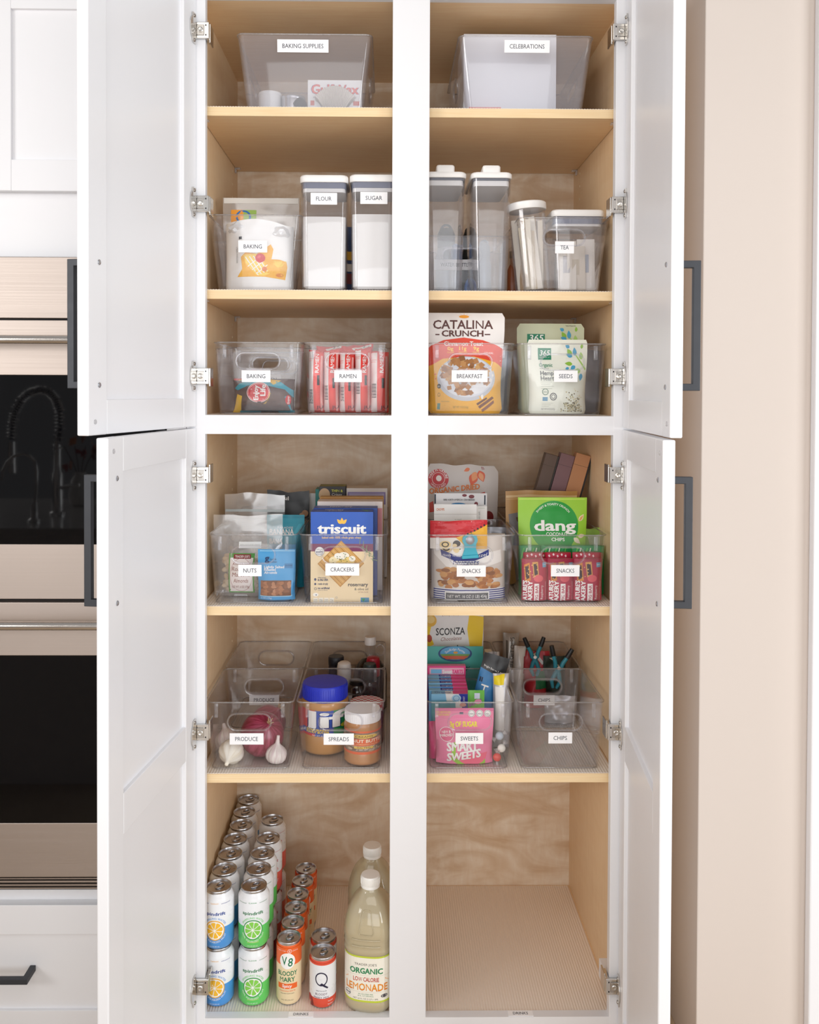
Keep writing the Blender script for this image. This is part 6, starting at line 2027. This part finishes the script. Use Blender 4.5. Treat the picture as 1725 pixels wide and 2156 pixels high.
jar_thing('peanut_butter_jar', 'smaller peanut butter jar with white lid and orange label in the SPREADS bin', 764, 1490, .092, 79, [(.82, 0), (.95, .02), (1, .07), (.97, .1), (1, .22), (.975, .24), (.975, .66), (1, .68), (.97, .76), (.93, .80)], [(.92, .795), (.955, .80), (.955, .985), (.93, 1.0)], pbm2, M('f0eef0', .35), pb2, (.225, .67), .98, grooves=54)


def gingham(name):
    m = bpy.data.materials.new(name); m.use_nodes = True
    N = m.node_tree.nodes; L = m.node_tree.links; b = N['Principled BSDF']
    tc = N.new('ShaderNodeTexCoord'); ck = N.new('ShaderNodeTexChecker'); ck.inputs['Scale'].default_value = 130
    ck.inputs['Color1'].default_value = hexc('f4ecea') + (1,); ck.inputs['Color2'].default_value = hexc('cf4a4c') + (1,)
    L.new(tc.outputs['Object'], ck.inputs['Vector']); L.new(ck.outputs['Color'], b.inputs['Base Color'])
    b.inputs['Roughness'].default_value = .3
    return m


jar_thing('jam_jar', 'jam jar with red gingham lid behind the smaller peanut butter jar', 772, 1476, .185, 74, [(.85, 0), (.97, .03), (1, .1), (1, .7), (.9, .82)], [(.93, .82), (.97, .84), (.97, .98), (.94, 1)], M('5a1420', .15), gingham('red_gingham_lid'))
# ---- syrup bottles in the rear bin
GS = 'bottles in the rear SYRUPS bin'


def bottle(label, px, ytop, Y, dpx, prof, capprof, bm_, cm, group=GS, handle=False):
    k = (Y - CAM.y) / FPX; r = dpx / 2 * k; p = W(px, ytop, Y); H = p.z - z3
    o = thing('syrup_bottle', label, 'bottle', (p.x, Y, z3), (0, 0, 0), group)
    MB().lathe([(q[0] * r, q[1] * H) + tuple(q[2:]) for q in prof], bm_, 32).build('bottle_body', o, 50)
    MB().lathe([(a * r, b * H) for a, b in capprof], cm, 32).build('cap', o, 40)
    if handle:
        MB().tube([(r * .30 + .012 + .011 * math.cos(a), 0, H * .81 + .014 * math.sin(a)) for a in [math.radians(-150 + i * 300 / 14) for i in range(15)]], .0028, GLASS, 8).build('neck_loop', o, 60)
    return o


SB = M('2a1a18', .1, spec=.6)
bottle('glass syrup bottle with white cap and loop handle in the rear of the SPREADS column', 780, 1340, .40, 72, [(.85, 0), (1, .03), (1, .46), (.93, .56), (.6, .66), (.36, .72, GLASS), (.30, .80, GLASS), (.30, .90, GLASS)], [(.32, .89), (.34, .895), (.34, .985), (.31, 1)], SYRUP, M('f2f0ee', .35), handle=True)
bottle('bottle with black lid at the left of the rear SYRUPS bin', 708, 1381, .36, 33, [(.9, 0), (1, .03), (1, .8), (.9, .86)], [(.97, .85), (1, .86), (1, .98), (.92, 1)], M('3a3540', .2), M('20222c', .4))
bottle('small bottle with a white domed cap in the rear SYRUPS bin', 725, 1393, .315, 30, [(.9, 0), (1, .03), (1, .62), (.9, .7)], [(.93, .70), (1, .72), (1, .92), (.9, .975), (.6, 1)], M('d9d4cc', .35), M('f4f1ec', .4))
bottle('bottle with a bright red cap in the rear SYRUPS bin', 786, 1382, .33, 30, [(.95, 0), (1.05, .03), (1.05, .6), (.8, .7)], [(.86, .69), (.95, .7), (.95, .93), (.85, .985), (.5, 1)], SB, M('b3122c', .35))
bottle('bottle with a dark green cap in front of the red-capped one', 779, 1397, .293, 29, [(1, 0), (1.1, .03), (1.1, .6), (.8, .72)], [(.86, .71), (.98, .72), (.98, .95), (.85, 1)], SB, M('1c2a28', .4))
bottle('dark wide syrup bottle filling the right of the rear SYRUPS bin', 752, 1432, .292, 46, [(.9, 0), (1, .03), (1, .8), (.7, .92)], [(.6, .9), (.62, .91), (.62, .99), (.55, 1)], SB, M('1a1718', .4))

# ---- sweets
GSW = 'candy in the SWEETS bin'
pkm = M('ef86ac', .4); pk2 = M('f4a3c0', .4)
pr = [('P', M('f36f8c', .42), [(985, 1590), (1030, 1585), (1020, 1615), (985, 1622), (962, 1612)]), ('P', M('9ccc4a', .42), [(950, 1566), (960, 1563), (958, 1595), (985, 1618), (1010, 1618), (1024, 1600), (1025, 1610), (1010, 1625), (980, 1627), (950, 1600)]),
      ('R', M('d96a98', .4), 918, 1497, 1042, 1503), ('R', M('f3a0bf', .4), 919, 1519, 1041, 1520), ('T', M('e8e04a', .4), 'NO ARTIFICIAL', 919, 950, 1507, 4), ('T', M('e8e04a', .4), 'SWEETENERS', 919, 947, 1512.5, 4), ('T', M('f2e83c', .4), '3g OF SUGAR', 948, 1007, 1534.5, 10, {'b': .03}), ('E', WHT, 940, 1549, 15.5, 14.5), ('E', M('e2608c', .4), 940, 1549, 14.5, 13.5), ('T', WHT, 'NEW &', 930, 949, 1548, 5, {'b': .02, 'dy': -.1}), ('T', WHT, 'IMPROVED!', 926, 954, 1555.5, 5, {'b': .02, 'dy': -.12}),
      ('T', WHT, 'SMART', 940, 1008, 1582, 17, {'b': .07, 'dy': -.06}), ('T', WHT, 'SWEETS', 941, 1014, 1604, 17, {'b': .07, 'dy': -.14}), ('T', WHT, 'SOURMELON BITES', 953, 1001, 1617.5, 5.2, {'b': .01, 'dy': -.02}), ('R', M('3a4a6a', .5), 969, 1505.5, 977, 1509.5)]
for x in (994.5, 1012, 1029):
    pr += [('E', WHT, x, 1508, 7.4, 7.4), ('O', M('6c8a80', .5), x, 1508, 6.4, 6.4, .12), ('T', M('6c8a80', .5), 'non', x - 3, x + 3, 1510, 3.4)]
bag('candy_bag', 'pink watermelon gummy bag standing foremost in the SWEETS bin', 'candy bag', (917, 1497, 1042, 1629), YI, .035, pkm, pr, zb=z3, seed=3.6, amp=.002, nu=16, nv=18, group=GSW)
bag('candy_bag', 'magenta bag edge at the left side of the SWEETS bin', 'candy bag', (903, 1522, 935, 1629), YI + .03, .02, M('d8407c', .4), zb=z3, seed=1.6, group=GSW)
bag('candy_bag', 'teal bag edge behind the pink gummy bag at the left', 'candy bag', (908, 1480, 960, 1629), YI + .052, .02, M('3f98a4', .4), zb=z3, seed=2.8, group=GSW)
lbx = M('8cc8ea', .42); dnv = M('2336a0', .42); hp = M('e8488c', .42)
pr = [('R', lbx, 908, 1461, 940, 1500), ('P', WHT, [(938, 1461), (972, 1461), (975, 1500), (944, 1500)]), ('P', dnv, [(966, 1461), (992, 1461), (992, 1500), (976, 1500)]), ('T', WHT, 'TS', 914, 937, 1496, 17, {'b': .05}), ('T', dnv, 'TS', 915, 936, 1495, 15.5, {'b': .04}), ('E', M('b8dcf0', .42), 961, 1470, 10, 8), ('O', M('6a9ed0', .42), 961, 1470, 7, 5.6, .2), ('E', M('f0b0a0', .42), 975, 1484, 7, 4), ('V', dnv, 'THEATER', 960, 1488, 1500, 5), ('V', WHT, 'CANDY', 979, 1466, 1478, 4)]
carton('candy_box', 'light blue and white theater candy box, first in its row', 'candy box', (909, 1461, 991, 1629), YI + .076, .020, lbx, pr, zb=z3, side=dnv, topm=WHT, group='theater candy boxes', topprints=[('R', lbx, 0, 0, .35, 1), ('R', hp, .55, 0, 1, 1), ('T', dnv, 'Original', .08, .5, .75, .5)])
yy0 = [1453.5, 1446, 1438.5, 1431.5, 1425]
nth = ['second', 'third', 'fourth', 'fifth', 'sixth']
for i in range(5):
    a, b = 903 - i * .6, 986 - i * 1.6
    carton('candy_box', 'blue and pink topped theater candy box, %s in its row' % nth[i], 'candy box', (a, yy0[i], b, 1629), YI + .098 + i * .0175, .016, [M('79bfe6', .42), M('5d9fd8', .42)][i % 2], [('R', hp, b - 30, yy0[i], b, yy0[i] + 14)], zb=z3, side=dnv, topm=M('e6e9f4', .45), group='theater candy boxes',
           topprints=[('R', M('8cc8ea', .42), 0, 0, .3, 1), ('R', dnv, .3, 0, .62, 1), ('R', hp, .62, 0, 1, 1), ('T', WHT, 'Original', .34, .6, .8, .55)])
pr = [('R', hp, 901, 1402, 980, 1425), ('R', M('f6b8d0', .42), 904, 1406, 977, 1420), ('R', M('7fbfe6', .42), 907, 1409, 930, 1418), ('T', WHT, 'Sweet', 932, 952, 1418, 8, {'b': .05}), ('T', hp, 'TARTS', 952, 975, 1418, 8, {'b': .04})]
carton('candy_box', 'pink theater candy box facing forward at the back of its row', 'candy box', (900, 1402, 981, 1629), YI + .190, .016, hp, pr, zb=z3, group='theater candy boxes', topm=M('f09abc', .42))
bag('candy_bag', 'small green and purple sour candy bag right of the light blue box', 'candy bag', (986, 1458, 1022, 1629), YI + .06, .03, M('6fbf4f', .4), [('R', M('d8e0f0', .4), 1000, 1464, 1012, 1476), ('T', M('a04fa0', .45), 'sour', 988, 1016, 1492, 9, {'b': .03, 'dy': -.35}), ('E', M('f09ac0', .42), 1008, 1482, 8, 5)], zb=z3, seed=5.5, amp=.003, group=GSW)
pr = [('P', M('16161a', .35), [(988, 1370), (1048, 1370), (1048, 1425), (988, 1412)]), ('T', WHT, 'Bright Bitters & Dark', 994, 1042, 1408, 4, {'dy': .18}), ('T', WHT, 'T', 996, 1012, 1466, 22, {'s': .1}), ('T', M('1b2440', .5), 'II', 992, 998, 1440, 9, {'b': .03})]
bag('candy_bag', 'tilted blue candy bag with a black top among the sweets', 'candy bag', (988, 1380, 1044, 1500), YI + .105, .03, M('2f7cb8', .4), pr, seed=7.3, amp=.003, roll=16, nu=12, nv=16)
bag('snack_bag', 'silver-white bag with a yellow band standing at the right of the SWEETS bin', 'snack bag', (1040, 1425, 1076, 1629), YI + .07, .05, M('d4d4d8', .3, .3), [('P', M('f0d820', .4), [(1042, 1430), (1066, 1426), (1062, 1446), (1042, 1447)]), ('R', WHT, 1044, 1450, 1062, 1540)], zb=z3, seed=8.1, amp=.004, style='pillow')
bag('snack_bag', 'silver crimped bag end poking up above the sweets', 'snack bag', (1038, 1376, 1062, 1600), YI + .165, .03, M('c9c6c4', .3, .4), [('R', M('e0dedc', .3), 1040, 1385 + k * 4, 1060, 1386.4 + k * 4) for k in range(8)], zb=z3, seed=9.4, amp=.004, roll=-3)
pr = [('P', M('f3cf2c', .4), [(990, 1300), (1022, 1304), (1018, 1372), (992, 1372), (986, 1330)]), ('P', M('f3cf2c', .4), [(896, 1300), (914, 1297), (905, 1340), (914, 1362), (896, 1372)]), ('E', M('e9b94a', .45), 907, 1312, 13, 13), ('E', M('f2d58a', .45), 907, 1310, 9, 8), ('T', M('26242a', .5), 'SCONZA', 918.5, 981, 1343, 14.5, {'b': .015, 'dy': -.03}), ('T', M('9a5a4a', .5), 'Chocolates', 928, 973, 1355, 7.5, {'s': .25, 'dy': -.06}), ('T', M('8a5a3a', .5), 'Quality Farms', 930, 968, 1302, 5, {'s': .2}), ('E', M('b5482c', .4), 904, 1350, 6, 8), ('P', M('3a3a4a', .5), [(962, 1368), (965, 1362), (968, 1368)])]
bag('candy_bag', 'white and yellow chocolates bag, tallest in the rear of the sweets', 'candy bag', (898, 1298, 1021, 1560), YI + .262, .05, M('e9e8ea', .38), pr, zb=z3, seed=4.4, amp=.003, nu=16, nv=22, top=.0, group=GSW)
pr = [('E', M('2f4f80', .42), 959, 1379, 36, 17), ('E', M('5aa4d0', .42), 959, 1378, 32, 14), ('P', M('6f9a4a', .45), [(927, 1380), (991, 1380), (985, 1388), (960, 1392), (933, 1388)]), ('P', M('c9573a', .45), [(930, 1384), (988, 1384), (978, 1391), (940, 1391)]), ('E', M('e0a040', .42), 960, 1377, 5, 2.5), ('A', WHT, 'SunRidge Farms', 959, 1402, 30, 5, 90, 80, 1), ('T', M('183a40', .5), 'Star Jelly', 920, 990, 1412, 9, {'s': .25})]
bag('candy_bag', 'teal candy bag with an oval farm picture in front of the chocolates bag', 'candy bag', (897, 1364, 1019, 1560), YI + .225, .025, M('4fb0a8', .4), pr, zb=z3, seed=3.2, amp=.002, nu=14, nv=18, group=GSW)
carton('mint_box', 'small white box with a yellow letter near the top right of the sweets', 'candy box', (1022, 1374, 1037, 1540), YI + .25, .03, WHT, [('R', M('f0d030', .4), 1025, 1384, 1034, 1394), ('T', M('2a2a40', .4), 'SO', 1025.5, 1033.5, 1392, 6)], zb=z3)
p = W(1053, 1603, YI + .01)
for i, (dx, dz, c) in enumerate(((-.006, .012, 'd8524c'), (.004, .03, 'e6e2da'), (.0, .055, 'b9c4d0'))):
    o = thing('wrapped_candy', ('red wrapped candy at the bottom right of the SWEETS bin', 'white wrapped candy just above the red one', 'pale blue wrapped candy above the white one')[i], 'candy', (p.x + dx, YI + .012 + .004 * i, z3 + dz), (0, .5 * i, 0), 'loose wrapped candies')
    m = MB(); ellips(m, (0, 0, 0), (.009, .007, .009), M(c, .3), 16, 10); m.build('candy_body', o, 60)
    for s in (-1, 1):
        MB().lathe([(.0015, 0), (.0035, .004), (.007, .009)], FILM, 12).build('wrapper_twist', o, 60, (0, 0, s * .0075), (0 if s > 0 else math.pi, 0, 0))

# ---- chips
GCH = 'chip bags in the rear CHIPS bin'
Yc = YR + .06
bag('chip_bag', 'tall silver chip bag with dark print at the left of the rear CHIPS bin', 'chip bag', (1056, 1338, 1092, 1600), Yc + .08, .05, M('b9b4ae', .3, .3), [('V', INK, 'SEA SALT CHIPS', 1080, 1345, 1405, 9), ('R', M('6a645c', .4), 1062, 1352, 1066, 1400)], zb=z3, seed=1.1, amp=.006, style='pillow', roll=2, group=GCH)
bag('chip_bag', 'white chip bag with a red edge beside the tall silver one', 'chip bag', (1076, 1366, 1102, 1600), Yc + .03, .05, M('dcdad8', .32, .1), [('R', M('b33a44', .4), 1097, 1385, 1100, 1420)], zb=z3, seed=2.3, amp=.005, style='pillow', roll=4, group=GCH)
bag('chip_bag', 'red chip bag folded under the first clamp', 'chip bag', (1106, 1378, 1162, 1596), Yc + .06, .06, M('cf3440', .36), [('P', WHT, [(1124, 1384), (1132, 1380), (1150, 1402), (1146, 1406)]), ('P', M('1f7a4c', .4), [(1130, 1420), (1160, 1416), (1162, 1450), (1128, 1452)])], zb=z3, seed=3.1, amp=.006, group=GCH)
bag('chip_bag', 'dark green chip bag folded under the second clamp', 'chip bag', (1148, 1388, 1196, 1596), Yc + .05, .06, M('28382c', .36), [('P', M('d8d4c8', .4), [(1160, 1392), (1176, 1390), (1172, 1400)])], zb=z3, seed=4.9, amp=.006, group=GCH)
bag('chip_bag', 'pale silver chip bag low in front in the rear CHIPS bin', 'chip bag', (1148, 1470, 1212, 1596), Yc - .035, .03, M('cfcdd0', .3, .3), zb=z3, seed=6.9, amp=.007, group=GCH)
clm = M('2f8fa4', .4); clk = M('17191c', .45)


def clamp(label, px, py, Y, roll, s=1.0):
    p = W(px, py, Y)
    o = thing('spring_clamp', label, 'clamp', (p.x, Y, p.z), (0, math.radians(roll), 0), 'teal spring clamps')
    for sg in (-1, 1):
        m = MB()
        m.tube([(sg * .006, 0, -.004), (sg * .009, 0, .010), (sg * .016, 0, .024)], [.0052, .005, .0046], clm, 10)
        m.tube([(sg * .005, 0, -.002), (-sg * .004, 0, -.016), (-sg * .010, 0, -.034), (-sg * .004, 0, -.050)], [.005, .0055, .005, .0035], clm, 10)
        m.xf(Matrix.Scale(s, 4)).build('clamp_arm', o, 60)
        MB().tube([(sg * .0155, 0, .0235), (sg * .020, 0, .034), (sg * .0245, 0, .046)], [.0056, .0058, .005], clk, 10).xf(Matrix.Scale(s, 4)).build('handle_grip', o, 60)
    MB().tube([(0, -.008, -.001), (0, .008, -.001)], .0042 * s, CHROME, 14).build('pivot_pin', o, 40)
    return o


clamp('teal and black spring clamp standing upright on the red chip bag', 1126, 1381, Yc + .055, -2, 1.0)
clamp('teal and black spring clamp tilted to the right over the dark chip bag', 1176, 1404, Yc + .0, 10, 1.05)
